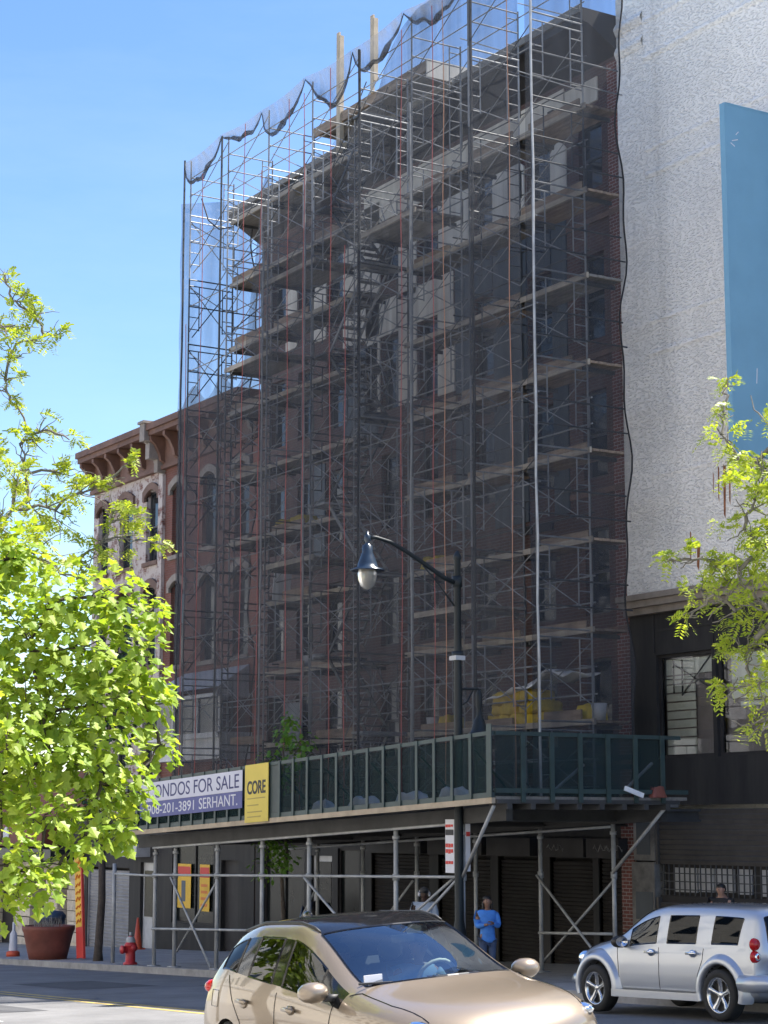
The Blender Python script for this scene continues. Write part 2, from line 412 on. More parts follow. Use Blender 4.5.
# overhanging eaves: fascia, soffit sloping back, bed mould
m = MB()
prof = [(24.75,19.62),(24.75,19.32),(24.95,19.28),(YF-.003,18.78),(YF-.003,19.62)]
n = len(prof)
for x in (BX0-.12, BX1):
    m.poly([(x,y,z) for y,z in (prof if x < -40 else prof[::-1])])
for i in range(n):
    (y0,z0),(y1,z1) = prof[i], prof[(i+1)%n]
    m.poly([(BX0-.12,y0,z0),(BX1,y0,z0),(BX1,y1,z1),(BX0-.12,y1,z1)][::-1])
m.build('eaves', MT['dark_trim'], bld)
m = MB(); m.box(BX0-.15, BX1, 24.70, 24.76, 19.5, 19.66); m.build('gutter', MT['plank_grey'], bld)
# beige boarding where the brick front has been opened up
def board(name, x0, x1, z0, z1, mt='beige_board', proud=.035, arched=0):
    q = MB()
    if arched:
        pts = [(x0,z0),(x1,z0)] + [p for p in arch(x0,x1,z1,arched)][::-1]
        q.prism(pts, YF-proud, YF+.01)
    else: q.box(x0, x1, YF-proud, YF+.01, z0, z1)
    return q.build(name, MT[mt], bld)
board('boarding', -43.3, -34.35, 17.62, 18.62); board('boarding', -34.3, -33.1, 17.95, 18.5)
board('boarding', -37.25, -35.95, 15.75, 17.25, arched=.3); board('boarding', -34.9, -34.3, 15.75, 17.2, arched=.2)
board('boarding', -39.65, -38.25, 15.6, 17.4, arched=.25); board('boarding', -41.55, -40.7, 15.3, 17.5)
board('boarding', -44.4, -42.5, 14.6, 18.2); board('boarding', -46.05, -45.35, 15.1, 17.4, arched=.2); board('boarding', -47.65, -47.0, 15.2, 17.4)
board('boarding', -43.2, -39.0, 14.5, 15.45); board('boarding', -41.55, -40.7, 12.5, 14.49); board('boarding', -39.7, -38.95, 12.4, 14.49); board('boarding', -43.2, -42.5, 12.4, 14.49)
board('sheathing', -38.9, -38.2, 12.3, 15.5, 'slate_sheet'); board('sheathing', -37.25, -35.9, 12.1, 15.6, 'slate_sheet')
board('sheathing', -34.9, -34.35, 12.1, 15.6, 'slate_sheet'); board('sheathing', -38.15, -37.3, 14.5, 15.55, 'slate_sheet'); board('sheathing', -35.85, -34.95, 14.5, 15.6, 'slate_sheet')
board('sheathing', -37.25, -35.9, 8.75, 11.75, 'slate_sheet'); board('sheathing', -34.9, -34.35, 8.75, 11.75, 'slate_sheet'); board('sheathing', -38.9, -38.2, 8.9, 11.7, 'slate_sheet')
board('sheathing', -45.95, -45.35, 9.0, 11.6, 'slate_sheet'); board('sheathing', -44.4, -42.6, 11.6, 14.4, 'slate_sheet')
for z in (5.95, 9.0, 12.05, 15.15):
    board('belt_course', -34.3, BX1+.01, z, z+.12, 'brown_stone', .06)
for z in (3.25, 3.05): board('belt_course', BX0+.1, BX1-.02, z, z+.1, 'dark_trim', .12)
for x in (-36.3, -35.5, -43.4): board('air_vent', x, x+.5, 8.45, 8.62, 'dark_trim', .05)
board('vent_cap', -34.75, -34.55, 18.0, 18.15, 'dark_trim', .2)
# strip of lighter, redder brick beside the white building
m = MB(); m.box(BX1-.42, BX1+.003, YF-.05, YF+.02, -1, 18.65); m.build('pilaster', MT['edge_brick'], bld)
# shuttered shop fronts at pavement level
zb = lambda x: G(x)+.15
def shutter(par, x0, x1, z0, z1, y, mt, step=.085, name='roller_shutter'):
    q = MB(); k = int((z1-z0)/step)
    for i in range(k):
        a = z0+i*step
        q.poly([(x0,y,a),(x1,y,a),(x1,y-.035,a+step*.75),(x0,y-.035,a+step*.75)])
        q.poly([(x0,y-.035,a+step*.75),(x1,y-.035,a+step*.75),(x1,y,a+step),(x0,y,a+step)])
    q.box(x0-.06, x0, y-.08, y+.05, z0, z1); q.box(x1, x1+.06, y-.08, y+.05, z0, z1)
    return q.build(name, MT[mt], par)
sh = [(-42.9,-40.2),(-39.8,-37.6),(-37.3,-35.7),(-35.3,-33.75),(-33.55,-32.55)]
m = MB(); x = -49.2
m.wall(-43.2, BX1, -2.8, 2.75, YF-.02, [(a,b,-2.9,1.2) for a,b in sh], depth=.15); m.build('shop_front', MT['black_panel'], bld)
for a,b in sh: shutter(bld, a, b, zb(a), 1.2, YF+.1, 'shutter_dark')
for a,b in sh: 
    q = MB(); q.box(a-.05, b+.05, YF-.3, YF-.02, 1.22, 1.62); q.build('shutter_housing', MT['dark_trim'], bld)
rg = random.Random(11)
for x0 in (-35.0,-33.35,-32.95):
    q = MB(); pts = []
    for j in range(12): pts.append((x0+.055*j+.03*math.sin(2.1*j), YF-.303, 1.42+.07*math.sin(1.7*j)+rg.uniform(-.02,.02)))
    q.tube(pts, .012, 4); q.build('graffiti_tag', MT['patched_concrete'], bld)
m = MB(); m.wall(BX0, -43.2, -2.8, 2.75, YF-.02, [(-48.7,-46.4,-1.2,1.3),(-46.0,-44.9,-2.9,1.1),(-44.6,-43.5,-1.2,1.3)], depth=.15); m.build('shop_wall', MT['black_panel'], bld)
window(bld, -48.7, -46.4, -1.2, 1.3, y=YF-.02, dep=.12, frame='dark_trim', pane='pane_shop', rail=False, mull=1)
window(bld, -44.6, -43.5, -1.2, 1.3, y=YF-.02, dep=.12, frame='dark_trim', pane='pane_shop', rail=False)
q = MB(); q.box(-46.0, -44.9, YF+.06, YF+.12, zb(-45.5), 1.1); d = q.build('door', MT['white_frame'], bld)
q = MB(); q.box(-45.85, -45.05, YF+.04, YF+.07, zb(-45.5)+.35, .95); q.build('pane', MT['pane_shop'], d)
q = MB(); q.box(-47.5, -46.5, YF-.1, YF-.08, 3.4, 5.2); q.build('cover_board', MT['slate_sheet'], bld)

# ------------------------------------------------------------------ two older rowhouses
def rowhouse(name, label, x0, x1, brickmat, wins, base_ops, corn='cornice_brown', trim='brown_stone', zt=13.15):
    t = thing(name, label, 'building', ((x0+x1)/2, YF, G(x0)))
    o = [(a,b,c,d) for (a,b,c,d) in wins]
    q = MB(); q.wall(x0, x1, 2.2, 14.25, YF, o)
    q.poly([(x0,YF,-4),(x0,YF,14.25),(x0,40,14.25),(x0,40,-4)]); q.poly([(x1,YF,-4),(x1,40,-4),(x1,40,14.25),(x1,YF,14.25)])
    q.poly([(x0,40,-4),(x0,40,14.25),(x1,40,14.25),(x1,40,-4)])
    q.build('wall', MT[brickmat], t)
    q = MB(); q.box(x0+.02, x1-.02, YF+.01, 39.9, 14.2, 14.35); q.build('roof', MT['roof_dark'], t)
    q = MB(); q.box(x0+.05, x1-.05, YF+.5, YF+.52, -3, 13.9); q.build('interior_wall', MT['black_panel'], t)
    for (a,b,c,d) in wins: window(t, a, b, c, d, sill=trim, hood=trim)
    q = MB()                                             # cornice: crown, fascia, frieze
    q.box(x0, x1, YF-.75, YF+.02, 14.22, 14.42); q.box(x0, x1, YF-.66, YF+.02, 14.06, 14.22)
    q.box(x0, x1, YF-.12, YF-.003, zt, 14.06); q.box(x0, x1, YF-.18, YF-.002, zt-.12, zt)
    q.build('cornice', MT[corn], t)
    k = max(3, int(round((x1-x0)/1.15))); 
    for i in range(k+1):
        xx = x0+.18+(x1-x0-.36)*i/k
        q = MB(); pr = [(YF-.12,14.05),(YF-.62,14.05),(YF-.62,13.92),(YF-.45,13.78),(YF-.30,13.5),(YF-.26,13.3),(YF-.12,13.22)]
        for s, xx2 in ((1,xx-.08),(-1,xx+.08)): q.poly([(xx2,y,z) for y,z in (pr if s<0 else pr[::-1])])
        for j in range(len(pr)):
            (ya,za),(yb,zb2) = pr[j], pr[(j+1)%len(pr)]
            q.poly([(xx-.08,ya,za),(xx-.08,yb,zb2),(xx+.08,yb,zb2),(xx+.08,ya,za)])
        q.build('bracket', MT['pale_stone'] if i == k else MT[corn], t)
    return t
wh = rowhouse('painted_rowhouse', 'rowhouse with white paint flaking off its brick, left of the red one', -61.35, -55.75, 'flaked_brick',
     [(-57.05,-56.1,10.2,12.5),(-59.15,-58.1,10.2,12.5),(-60.95,-60.1,10.2,12.5),(-57.05,-56.1,6.9,9.4),(-59.15,-58.1,6.9,9.4),(-60.95,-60.1,6.9,9.4),
      (-57.05,-56.1,3.2,5.6),(-59.15,-58.1,3.2,5.6),(-60.95,-60.1,3.2,5.6)], [])
rh = rowhouse('red_rowhouse', 'red brick rowhouse with stone window hoods, left end under the scaffold net', -55.7, -49.25, 'red_brick',
     [(-55.1,-54.1,10.2,12.45),(-52.95,-51.95,10.2,12.45),(-50.8,-49.85,10.2,12.45),(-55.1,-54.1,6.75,9.35),(-52.95,-51.95,6.75,9.35),(-50.8,-49.85,6.75,9.35)], [], trim='pale_stone')
# big stone console between the two cornices
q = MB(); q.box(-55.93, -55.57, YF-.80, YF-.01, 13.9, 14.46); q.box(-55.9, -55.6, YF-.6, YF-.01, 13.35, 13.85); q.box(-55.88, -55.62, YF-.3, YF-.01, 12.95, 13.35); q.box(-55.98, -55.52, YF-.86, YF-.01, 14.46, 14.54)
q.build('console', MT['pale_stone'], wh)
q = MB(); q.box(-55.90, -55.6, YF-.12, YF-.005, 2.2, 12.9); q.build('quoin', MT['flaked_brick'], wh)
# oriel shop window on the first floor
o_ = MB(); o_.box(-54.1, -49.6, YF-1.0, YF-.01, 3.75, 4.35); o_.box(-54.2, -49.5, YF-1.1, YF-.01, 4.35, 4.5)
o_.poly([(-54.2,YF-1.15,5.75),(-49.5,YF-1.15,5.75),(-49.7,YF-.02,6.45),(-54.0,YF-.02,6.45)]); o_.poly([(-54.2,YF-1.15,5.6),(-54.2,YF-1.15,5.75),(-54.0,YF-.02,6.45),(-54.0,YF-.02,5.6)][::-1]); o_.poly([(-49.5,YF-1.15,5.6),(-49.5,YF-1.15,5.75),(-49.7,YF-.02,6.45),(-49.7,YF-.02,5.6)])
o_.box(-54.2, -49.5, YF-1.15, YF-.01, 5.5, 5.6)
ob = o_.build('oriel', MT['white_frame'], rh)
for a,b in ((-54.1,-52.65),(-52.6,-51.15),(-51.1,-49.6)):
    f = MB(); f.box(a,a+.08,YF-1.0,YF-.9,4.5,5.5); f.box(b-.08,b,YF-1.0,YF-.9,4.5,5.5); f.build('mullion', MT['white_frame'], ob)
    f = MB(); f.poly([(a+.08,YF-.95,4.5),(b-.08,YF-.95,4.5),(b-.08,YF-.95,5.5),(a+.08,YF-.95,5.5)]); f.build('pane', MT['pane_dark'], ob)
# ground floors
m = MB(); m.wall(-55.7, -49.25, -2.9, 2.2, YF-.03, [(-54.6,-51.8,-1.0,1.35),(-51.3,-50.2,-2.9,.9)], depth=.2); m.box(-55.7,-49.25,YF-.3,YF-.03,1.6,2.2); m.build('shop_front', MT['black_panel'], rh)
window(rh, -54.6, -51.8, -1.0, 1.35, y=YF-.03, dep=.15, frame='dark_trim', pane='pane_shop', rail=False, mull=1)
q = MB(); q.box(-51.3,-50.2,YF+.1,YF+.15,zb(-50.7),.9); q.build('door', MT['dark_trim'], rh)
def poster(x0,x1,z0,z1,label,kind):
    t = thing('poster', label, 'poster', ((x0+x1)/2,YF+.05,z0), 'posters in the shop window')
    q = MB(); q.box(x0,x1,YF+.045,YF+.055,z0,z1); q.build('sheet', MT['poster_yellow'], t)
    h = (z1-z0); w_ = x1-x0
    q = MB(); q.box(x0+.02,x1-.02,YF+.040,YF+.0445,z1-.28*h,z1-.06*h); q.build('heading', MT['poster_red'], t)
    q = MB()
    if kind: q.box(x0+.3*w_,x0+.6*w_,YF+.040,YF+.0445,z0+.15*h,z0+.62*h)
    else:
        for j in range(4): q.box(x0+.15*w_,x1-.2*w_,YF+.040,YF+.0445,z0+(.1+.14*j)*h,z0+(.16+.14*j)*h)
    q.build('picture', MT['bin_blue' if kind else 'poster_orange'], t)
poster(-54.35,-53.45,-.55,.75,'yellow and red poster with a blue picture, left pane of the shop window',1)
poster(-52.85,-52.2,-.6,.75,'narrower yellow poster with orange lines, right pane of the shop window',0)
m = MB(); m.wall(-61.35, -55.75, -3.1, 2.2, YF-.03, [(-61.1,-57.75,-3.1,.55),(-56.9,-55.95,-3.1,.75)], depth=.2); m.box(-61.35,-55.75,YF-.25,YF-.03,1.5,2.2); m.build('shop_front', MT['black_panel'], wh)
shutter(wh, -61.05, -57.8, zb(-61.8), .5, YF+.08, 'shutter_grey', .11)
q = MB(); q.box(-56.9,-55.95,YF+.08,YF+.13,zb(-56.4),.75); d = q.build('door', MT['white_frame'], wh)
q = MB(); q.box(-56.75,-56.1,YF+.05,YF+.079,-.9,.5); q.build('pane', MT['pane_shop'], d)
q = MB(); q.box(-57.5,-56.2,YF-.5,YF-.031,.92,1.3); tag(q.build('light_box', MT['white_frame']), 'pale grey sign box fixed over the white shop door', 'sign box')

# low stone fronted shop further down the street
lo = thing('low_shop', 'low shop with rough stone piers and a red signboard down the street', 'building', (-69,YF,G(-69)))
q = MB(); q.box(-82,-61.4,YF+.4,36,-3.4,3.6); q.build('wall', MT['dark_trim'], lo)
for a,b in ((-62.6,-61.45),(-64.6,-63.4),(-67.4,-65.9),(-71,-70)):
    q = MB(); zz=-3
    for k in range(11):
        j = random.uniform(-.05,.05); q.box(a+j*.5, b+j*.5, YF-.12+j, YF+.39, zz+.01, zz+.33+j*.3); zz += .345
    q.build('stone_pier', MT['rough_stone'], lo)
q = MB(); q.box(-72,-64.6,YF-.3,YF+.35,1.15,1.95); s_ = q.build('signboard', MT['terracotta'], lo)
q = MB(); q.lathe([(0,0),(.28,0),(.28,-.03),(0,-.03)],(-68.0,YF-.302,1.55),20,'y'); q.build('emblem', MT['paper'], s_)
q = MB(); q.box(-72,-61.5,YF-1.2,YF+.39,.75,1.1); q.build('awning', MT['plastic_black'], lo)
q = MB(); q.box(-82,-61.4,YF-.1,YF+.39,2.2,3.7); q.build('parapet', MT['red_brick'], lo)

# ------------------------------------------------------------------ white stucco building
def stucco():
    m = bpy.data.materials.new('stucco'); nt,N,L,b = nodes_of(m); MT['stucco'] = m
    b.inputs['Roughness'].default_value = .9; b.inputs['Specular IOR Level'].default_value = .2
    g = N.new('ShaderNodeNewGeometry'); mp = N.new('ShaderNodeMapping'); mp.inputs['Rotation'].default_value = (0,R(32),0); mp.inputs['Scale'].default_value = (.6,1,1.5)
    L.new(g.outputs['Position'], mp.inputs[0])
    n = N.new('ShaderNodeTexNoise'); n.inputs['Scale'].default_value = 19; n.inputs['Detail'].default_value = 2.5; L.new(mp.outputs[0], n.inputs['Vector'])
    r = N.new('ShaderNodeMapRange'); r.inputs[1].default_value = .34; r.inputs[2].default_value = .50; L.new(n.outputs['Fac'], r.inputs[0])
    bp = N.new('ShaderNodeBump'); bp.inputs['Strength'].default_value = 1; bp.inputs['Distance'].default_value = .021
    L.new(r.outputs[0], bp.inputs['Height']); L.new(bp.outputs[0], b.inputs['Normal'])
    n2 = N.new('ShaderNodeTexNoise'); n2.inputs['Scale'].default_value = .35; n2.inputs['Detail'].default_value = 7; L.new(g.outputs['Position'], n2.inputs['Vector'])
    mx = N.new('ShaderNodeMix'); mx.data_type='RGBA'; mx.inputs[6].default_value=(.84,.815,.77,1); mx.inputs[7].default_value=(.95,.92,.865,1)
    r2 = N.new('ShaderNodeMapRange'); r2.inputs[1].default_value=.35; r2.inputs[2].default_value=.62; L.new(n2.outputs['Fac'], r2.inputs[0]); L.new(r2.outputs[0], mx.inputs[0])
    # rust run down from old fixings (a stain with its own place on the wall)
    out = mx.outputs[2]
    # soot washed down the wall in long streaks
    m4 = N.new('ShaderNodeMapping'); m4.inputs['Scale'].default_value = (1.6,1.6,.07); L.new(g.outputs['Position'], m4.inputs[0])
    n4 = N.new('ShaderNodeTexNoise'); n4.inputs['Scale'].default_value = 1.5; n4.inputs['Detail'].default_value = 6; L.new(m4.outputs[0], n4.inputs['Vector'])
    r4 = N.new('ShaderNodeMapRange'); r4.inputs[1].default_value = .5; r4.inputs[2].default_value = .8; r4.inputs[4].default_value = .45; L.new(n4.outputs['Fac'], r4.inputs[0])
    m5 = N.new('ShaderNodeMix'); m5.data_type = 'RGBA'; m5.inputs[7].default_value = (.60,.575,.53,1); L.new(r4.outputs[0], m5.inputs[0]); L.new(out, m5.inputs[6]); out = m5.outputs[2]
    L.new(out, b.inputs['Base Color'])
stucco()
mat('rust', (.30,.12,.045), .85, var=.4, scale=6)
WX0, WX1, WZ = -32.29, -13.5, 20.4
wb = thing('stucco_building', 'white stucco building with a dark shop front and blue blade sign', 'building', (-24,YF,G(-24)+.15))
q = MB(); q.box(WX0, -31.36, YF-.10, YF+.3, 6.62, WZ); q.box(-31.345, WX1, YF-.12, YF+.3, 6.62, WZ); q.box(WX0, WX1, YF+.3, 44, 2.0, WZ-.02)
q.build('wall', MT['stucco'], wb)
def ledge(x0,x1,z,h,d):
    q = MB(); d *= .45; pr=[(YF-.11,z),(YF-.12-d,z+h*.45),(YF-.12-d,z+h*.6),(YF-.11,z+h)]
    for i in range(3):
        q.poly([(x0,pr[i][0],pr[i][1]),(x1,pr[i][0],pr[i][1]),(x1,pr[i+1][0],pr[i+1][1]),(x0,pr[i+1][0],pr[i+1][1])])
    q.build('ledge', MT['stucco'], wb)
for x0,x1,z,h,d in ((WX0,-31.36,18.55,.3,.1),(WX0,-31.36,19.1,.3,.12),(-31.34,WX1,18.15,.25,.07),(-31.34,WX1,15.5,.25,.06),(-31.34,WX1,16.1,.2,.04),(-31.34,WX1,11.6,.22,.06),(-31.34,WX1,12.3,.2,.04),(-31.34,WX1,9.0,.18,.03),(-31.34,WX1,19.0,.22,.05)):
    ledge(x0,x1,z,h,d)
q = MB(); q.box(WX0,WX1,YF-.42,YF+.3,6.50,6.62); q.box(WX0,WX1,YF-.34,YF+.3,6.36,6.50); q.box(WX0,WX1,YF-.22,YF+.3,6.22,6.36); q.build('cornice', MT['pale_stone'], wb)
wops = [(-31.45,-29.72,3.24,5.36),(-29.6,-27.0,3.24,5.36),(-26.9,-24.3,3.24,5.36),(-24.2,-21.6,3.24,5.36)]
q = MB(); q.wall(WX0, WX1, 2.3, 6.22, YF-.05, wops, depth=.2); q.build('shop_fascia', MT['black_panel'], wb)
for i,(a,b,c,d) in enumerate(wops):
    f = MB(); t=.07
    f.box(a,a+t,YF+.02,YF+.1,c,d); f.box(b-t,b,YF+.02,YF+.1,c,d); f.box(a+t,b-t,YF+.021,YF+.099,d-t,d); f.box(a+t,b-t,YF+.021,YF+.099,c,c+t)
    wn = f.build('window', MT['dark_trim'], wb)
    f = MB(); f.poly([(a+t,YF+.06,c+t),(b-t,YF+.06,c+t),(b-t,YF+.06,d-t),(a+t,YF+.06,d-t)]); f.build('pane', thin_glass('shop_glass',(.95,.97,.97),1.5,.03) if i==0 else MT['shop_glass'], wn)
    f = MB()                                         # pale slats and boards painted in for the lit building mirrored in the glass
    k = 9 if i == 0 else 4
    for j in range(k):
        za = c+.08+(d-c-.5)*j/k; zb_ = c+.08+(d-c-.5)*(j+1)/k-.03
        if i == 0: f.box(a+.1,a+1.0,YF+.14,YF+.155,za,zb_)
    if i == 0:
        f.box(a+.1,a+1.55,YF+.14,YF+.15,d-.42,d-.1)
    else:
        f.box(a+.25,b-.1,YF+.14,YF+.15,d-1.0,d-.12); f.box(a+.5,b-.4,YF+.135,YF+.15,c+.95,c+1.05); f.box(a+.5,b-.4,YF+.135,YF+.15,c+1.2,c+1.28)
    f.build('blind', MT['blind_pale'], wn)
    if i == 0:
        f = MB()
        for p,q_ in (((a+.35,d-.12),(a+.35,d-.8)),((a+.62,d-.12),(a+.62,d-.85)),((a+.1,d-.5),(a+1.6,d-.58)),((a+.6,d-.85),(a+1.5,d-.1)),((a+.35,d-.2),(a+1.6,d-.8))):
            f.beam((p[0],YF+.12,p[1]),(q_[0],YF+.12,q_[1]),.02,.025)
        f.build('lattice', MT['frame_dark'], wn)
q = MB(); q.box(WX0+.1,WX1,YF+.2,YF+.22,2.3,6.2); q.build('interior_wall', MT['room_wall'], wb)
# strips and bolts breaking up the dark fascia
q = MB()
for x in (-31.5,-29.66,-26.95): q.box(x-.03,x+.03,YF-.075,YF-.052,5.4,6.2)
q.box(-31.4,-22,YF-.07,YF-.052,5.85,5.89); q.build('fascia_trim', MT['dark_trim'], wb)
# ground floor: patched pier, half lowered shutter, barred window
q = MB(); q.box(WX0,-31.56,YF-.12,YF+.3,-2,1.15); q.box(WX0+.05,-31.56,YF-.1,YF+.3,1.18,2.3); q.build('pier', MT['patched_concrete'], wb)
q = MB(); q.box(WX0+.12,-31.62,YF-.128,YF-.119,.0,.55); q.build('render_patch', MT['slate_sheet'], wb)
q = MB(); q.box(WX0+.15,-31.7,YF-.108,YF-.099,1.3,1.95); q.build('render_patch', MT['slate_sheet'], wb)
shutter(wb, -31.5, -24.0, 1.12, 2.26, YF, 'shutter_brown', .1)
q = MB(); q.box(-31.5,WX1,YF-.02,YF+.3,-2,.5); q.build('plinth', MT['dark_trim'], wb)
shutter(wb, -31.45, -24.0, -.85, .46, YF-.04, 'shutter_brown', .11, 'slatted_stall_riser')
q = MB(); q.box(-24.0,WX1,YF-.05,YF+.3,.5,2.3); q.build('shop_front', MT['black_panel'], wb)
q = MB(); q.box(-31.5,-24,YF+.14,YF+.2,.5,1.12); q.build('shop_interior', MT['dark_trim'], wb)
q = MB()
for a,b in ((-31.2,-30.5),(-30.45,-30.0),(-29.95,-29.4),(-29.3,-28.9),(-28.6,-27.9),(-27.8,-26.4)): q.box(a,b,YF+.10,YF+.139,.55+random.uniform(0,.08),1.05)
q.build('display_panel', MT['white_frame'], wb)  # white boxes stand in for the brightly lit panes behind the bars
q = MB()
for k in range(46): x = -31.4+k*.16; q.box(x-.011,x+.011,YF-.01,YF+.012,.5,1.12)
for z in (.62,.78,.94): q.box(-31.5,-24,YF-.008,YF+.010,z-.01,z+.01)
q.build('grille', MT['frame_dark'], wb)
q = MB()
for x,z0,z1,w_ in ((-29.30,8.35,8.95,.05),(-29.15,8.0,8.95,.10),(-28.98,8.25,8.9,.07),(-30.2,7.25,7.75,.05),(-30.0,7.05,7.5,.12),(-29.45,8.5,8.85,.03)): 
    q.poly([(x,YF-.123,z0),(x+w_*.5,YF-.123,z0-.1),(x+w_,YF-.123,z1),(x+w_*.2,YF-.123,z1+.05)])
q.build('rust_stain', MT['rust'], wb)
bs = thing('blade_sign', 'tall blank blue blade sign sticking out from the white wall', 'sign', (-27.5,YF-.12,8.8))
q = MB(); q.box(-27.56,-27.44,24.5,YF-.12,8.86,15.75); q.build('face_panel', MT['sign_blue'], bs)
q = MB()
for (y,z,a,l) in ((24.72,15.05,.3,.16),(24.66,14.95,-.5,.12),(24.78,15.2,.8,.1),(25.1,10.4,1.5,.3)):
    c_, s_n = math.cos(a)*l/2, math.sin(a)*l/2
    q.beam((-27.438,y-c_,z-s_n),(-27.438,y+c_,z+s_n),.004,.018)
q.build('scratch', MT['paper'], bs)
q = MB(); q.box(-27.57,-27.43,24.46,24.499,8.84,15.77); q.box(-27.57,-27.43,24.5,YF-.12,15.751,15.78); q.box(-27.57,-27.43,24.5,YF-.12,8.83,8.859); q.build('edge_trim', MT['sign_blue'], bs)
# ------------------------------------------------------------------ sidewalk shed
def zd(x): return 2.30 + .0402*(x+27.6)
SX0, SX1, SY0, SY1 = -43.6, -27.9, 19.2, 25.3
shed = thing('sidewalk_shed', 'sidewalk shed of steel posts with a green boarded parapet in front of the scaffolded building', 'sidewalk shed', (-35.8,19.7,G(-35.8)+.15))
def S(m, name, mats, smooth=False): return m.build(name, mats if isinstance(mats,list) else MT[mats], shed, smooth)
m = MB(); m.slab(SX0, -30.3, SY0+.06, SY1, zd(SX0)+.05, zd(-30.3)+.05, .06); m.slab(-30.3, SX1, SY0+.06, 23.5, zd(-30.3)+.05, zd(SX1)+.05, .06); S(m, 'deck', 'plank_grey')
m = MB(); m.slab(SX0, SX1, SY0-.03, SY0+.05, zd(SX0)-.02, zd(SX1)-.02, .10); S(m, 'deck_edge', 'lumber')
m = MB(); m.slab(SX1-.04, SX1+.04, SY0+.06, 23.3, zd(SX1)-.02, zd(SX1)-.02, .07); 
for k in range(8): y = 19.5+k*.5; m.box(SX1-.5, SX1+.07, y-.05, y+.05, zd(SX1)-.12, zd(SX1)-.021)
S(m, 'end_joists', 'shed_beam')
ox = [-42.65,-41.56,-39.4,-37.28,-35.24,-31.88,-29.6]          # outer posts
ix = [-42.65,-41.0,-38.9,-36.6,-34.3,-32.0,-29.65]             # inner posts
for x in ox:
    m = MB(); z = zd(x)-.24
    m.box(x-.09, x+.09, 19.95, 25.2, z+.18, z+.22); m.box(x-.02, x+.02, 19.95, 25.2, z+.02, z+.179); m.box(x-.09, x+.09, 19.95, 25.2, z-.02, z+.02)
    S(m, 'beam', 'shed_beam')
for y in (19.75, 23.2):
    m = MB(); m.slab(SX0, SX1-.3, y-.07, y+.07, zd(SX0)-.30, zd(SX1-.3)-.30, .27); S(m, 'girder', 'shed_beam')
def post(x, y, r=.046):
    m = MB(); g = G(x)+.15
    m.tube([(x,y,g+.01),(x,y,zd(x)-.30)], r, 10); m.box(x-.12,x+.12,y-.12,y+.12,g+.002,g+.025)
    m.tube([(x,y,zd(x)-.50),(x,y,zd(x)-.43)], r*1.5, 10)
    zz = .98+.0183*(x+29.6)
    m.tube([(x,y,zz-.07),(x,y,zz+.05)], r*1.45, 10)
    S(m, 'post', 'galv_dull', True)
for x in ox: post(x, 19.7)
for x in ix: post(x, 23.15, .042)
def rail(p, q, r=.028):
    m = MB(); m.tube([p,q], r, 8); S(m, 'rail', 'galv_dull', True)
def brace(p, q, r=.026):
    m = MB(); m.tube([p,q], r, 8); S(m, 'brace', 'galv_dull', True)
T = lambda x: 1.92+.0427*(x+29.6)
Mi = lambda x: .98+.0183*(x+29.6)
Lo = lambda x: G(x)+.15+.86
for a,b in zip(ox,ox[1:]):
    rail((a,19.63,T(a)),(b,19.63,T(b))); rail((a,19.63,Mi(a)),(b,19.63,Mi(b)))
rail((-42.65,19.63,Lo(-42.65)),(-37.4,19.63,Lo(-37.4)))
for a,b in zip(ix,ix[1:]): rail((a,23.09,T(a)-.05),(b,23.09,T(b)-.05))
rail((-32.0,23.09,Lo(-32)-.1),(-29.65,23.09,Lo(-29.65)-.1))
rail((-45.72,20.0,.70),(-42.65,19.63,Mi(-42.65)-.02))
m = MB(); m.tube([(-45.72,20.0,G(-45.72)+.15),(-45.72,20.0,.95)], .05, 10); S(m, 'post', 'galv_dull', True)
brace((-41.56,19.58,Mi(-41.56)-.05),(-39.45,19.58,G(-39.4)+.2)); brace((-39.4,19.74,Mi(-39.4)-.05),(-41.5,19.74,G(-41.5)+.5))
brace((-35.24,19.58,Mi(-35.24)-.03),(-31.95,19.58,G(-31.9)+.2)); brace((-31.88+1.9,19.74,Mi(-30)-.03),(-33.6,19.74,G(-33.6)+.3))
brace((-29.6,19.6,Mi(-29.6)-.02),(-32.4,19.6,-.75))
brace((-32.0,23.05,.92),(-29.8,23.05,-.75)); brace((-29.65,23.2,.92),(-32.0,23.2,-.75))
brace((-36.6,23.05,.7),(-38.9,23.05,-1.0)); brace((-41.0,23.1,.4),(-42.6,23.1,-1.2))
brace((-29.55,19.66,.98),(-27.95,19.25,zd(-27.95)-.06),.034); brace((-29.6,23.1,1.02),(-27.95,23.0,zd(-27.95)-.1),.034)
# parapet: studs, rails and sheets of dark green mesh; boarded behind the signs
H = 1.13
m = MB(); m.slab(SX0, SX1, SY0-.03, SY0+.04, zd(SX0)+.09+H-.07, zd(SX1)+.09+H-.07, .07); S(m, 'top_rail', 'green_paint')
m = MB(); m.slab(SX0, SX1, SY0-.025, SY0+.035, zd(SX0)+.081, zd(SX1)+.081, .09); S(m, 'bottom_rail', 'green_paint')
x = SX1-.05; k = 0
while x > SX0:
    m = MB(); w_ = .04 if k else .075
    m.box(x-w_, x+w_, SY0-.05, SY0-.031, zd(x)+.085, zd(x)+.09+H+(.12 if k==0 else -.0)); S(m, 'stud', 'green_paint')
    if k % 3 == 1:
        m = MB(); m.tube([(x,SY0+.05,zd(x)+.95),(x-.1,SY0+.95,zd(x)+.13)], .022, 6); S(m, 'prop', 'green_paint')
    x -= .585; k += 1
m = MB(); m.poly([(-35.55,SY0,zd(-35.55)+.1),(SX1,SY0,zd(SX1)+.1),(SX1,SY0,zd(SX1)+H),(-35.55,SY0,zd(-35.55)+H)]); S(m, 'mesh_sheet', 'net_green')
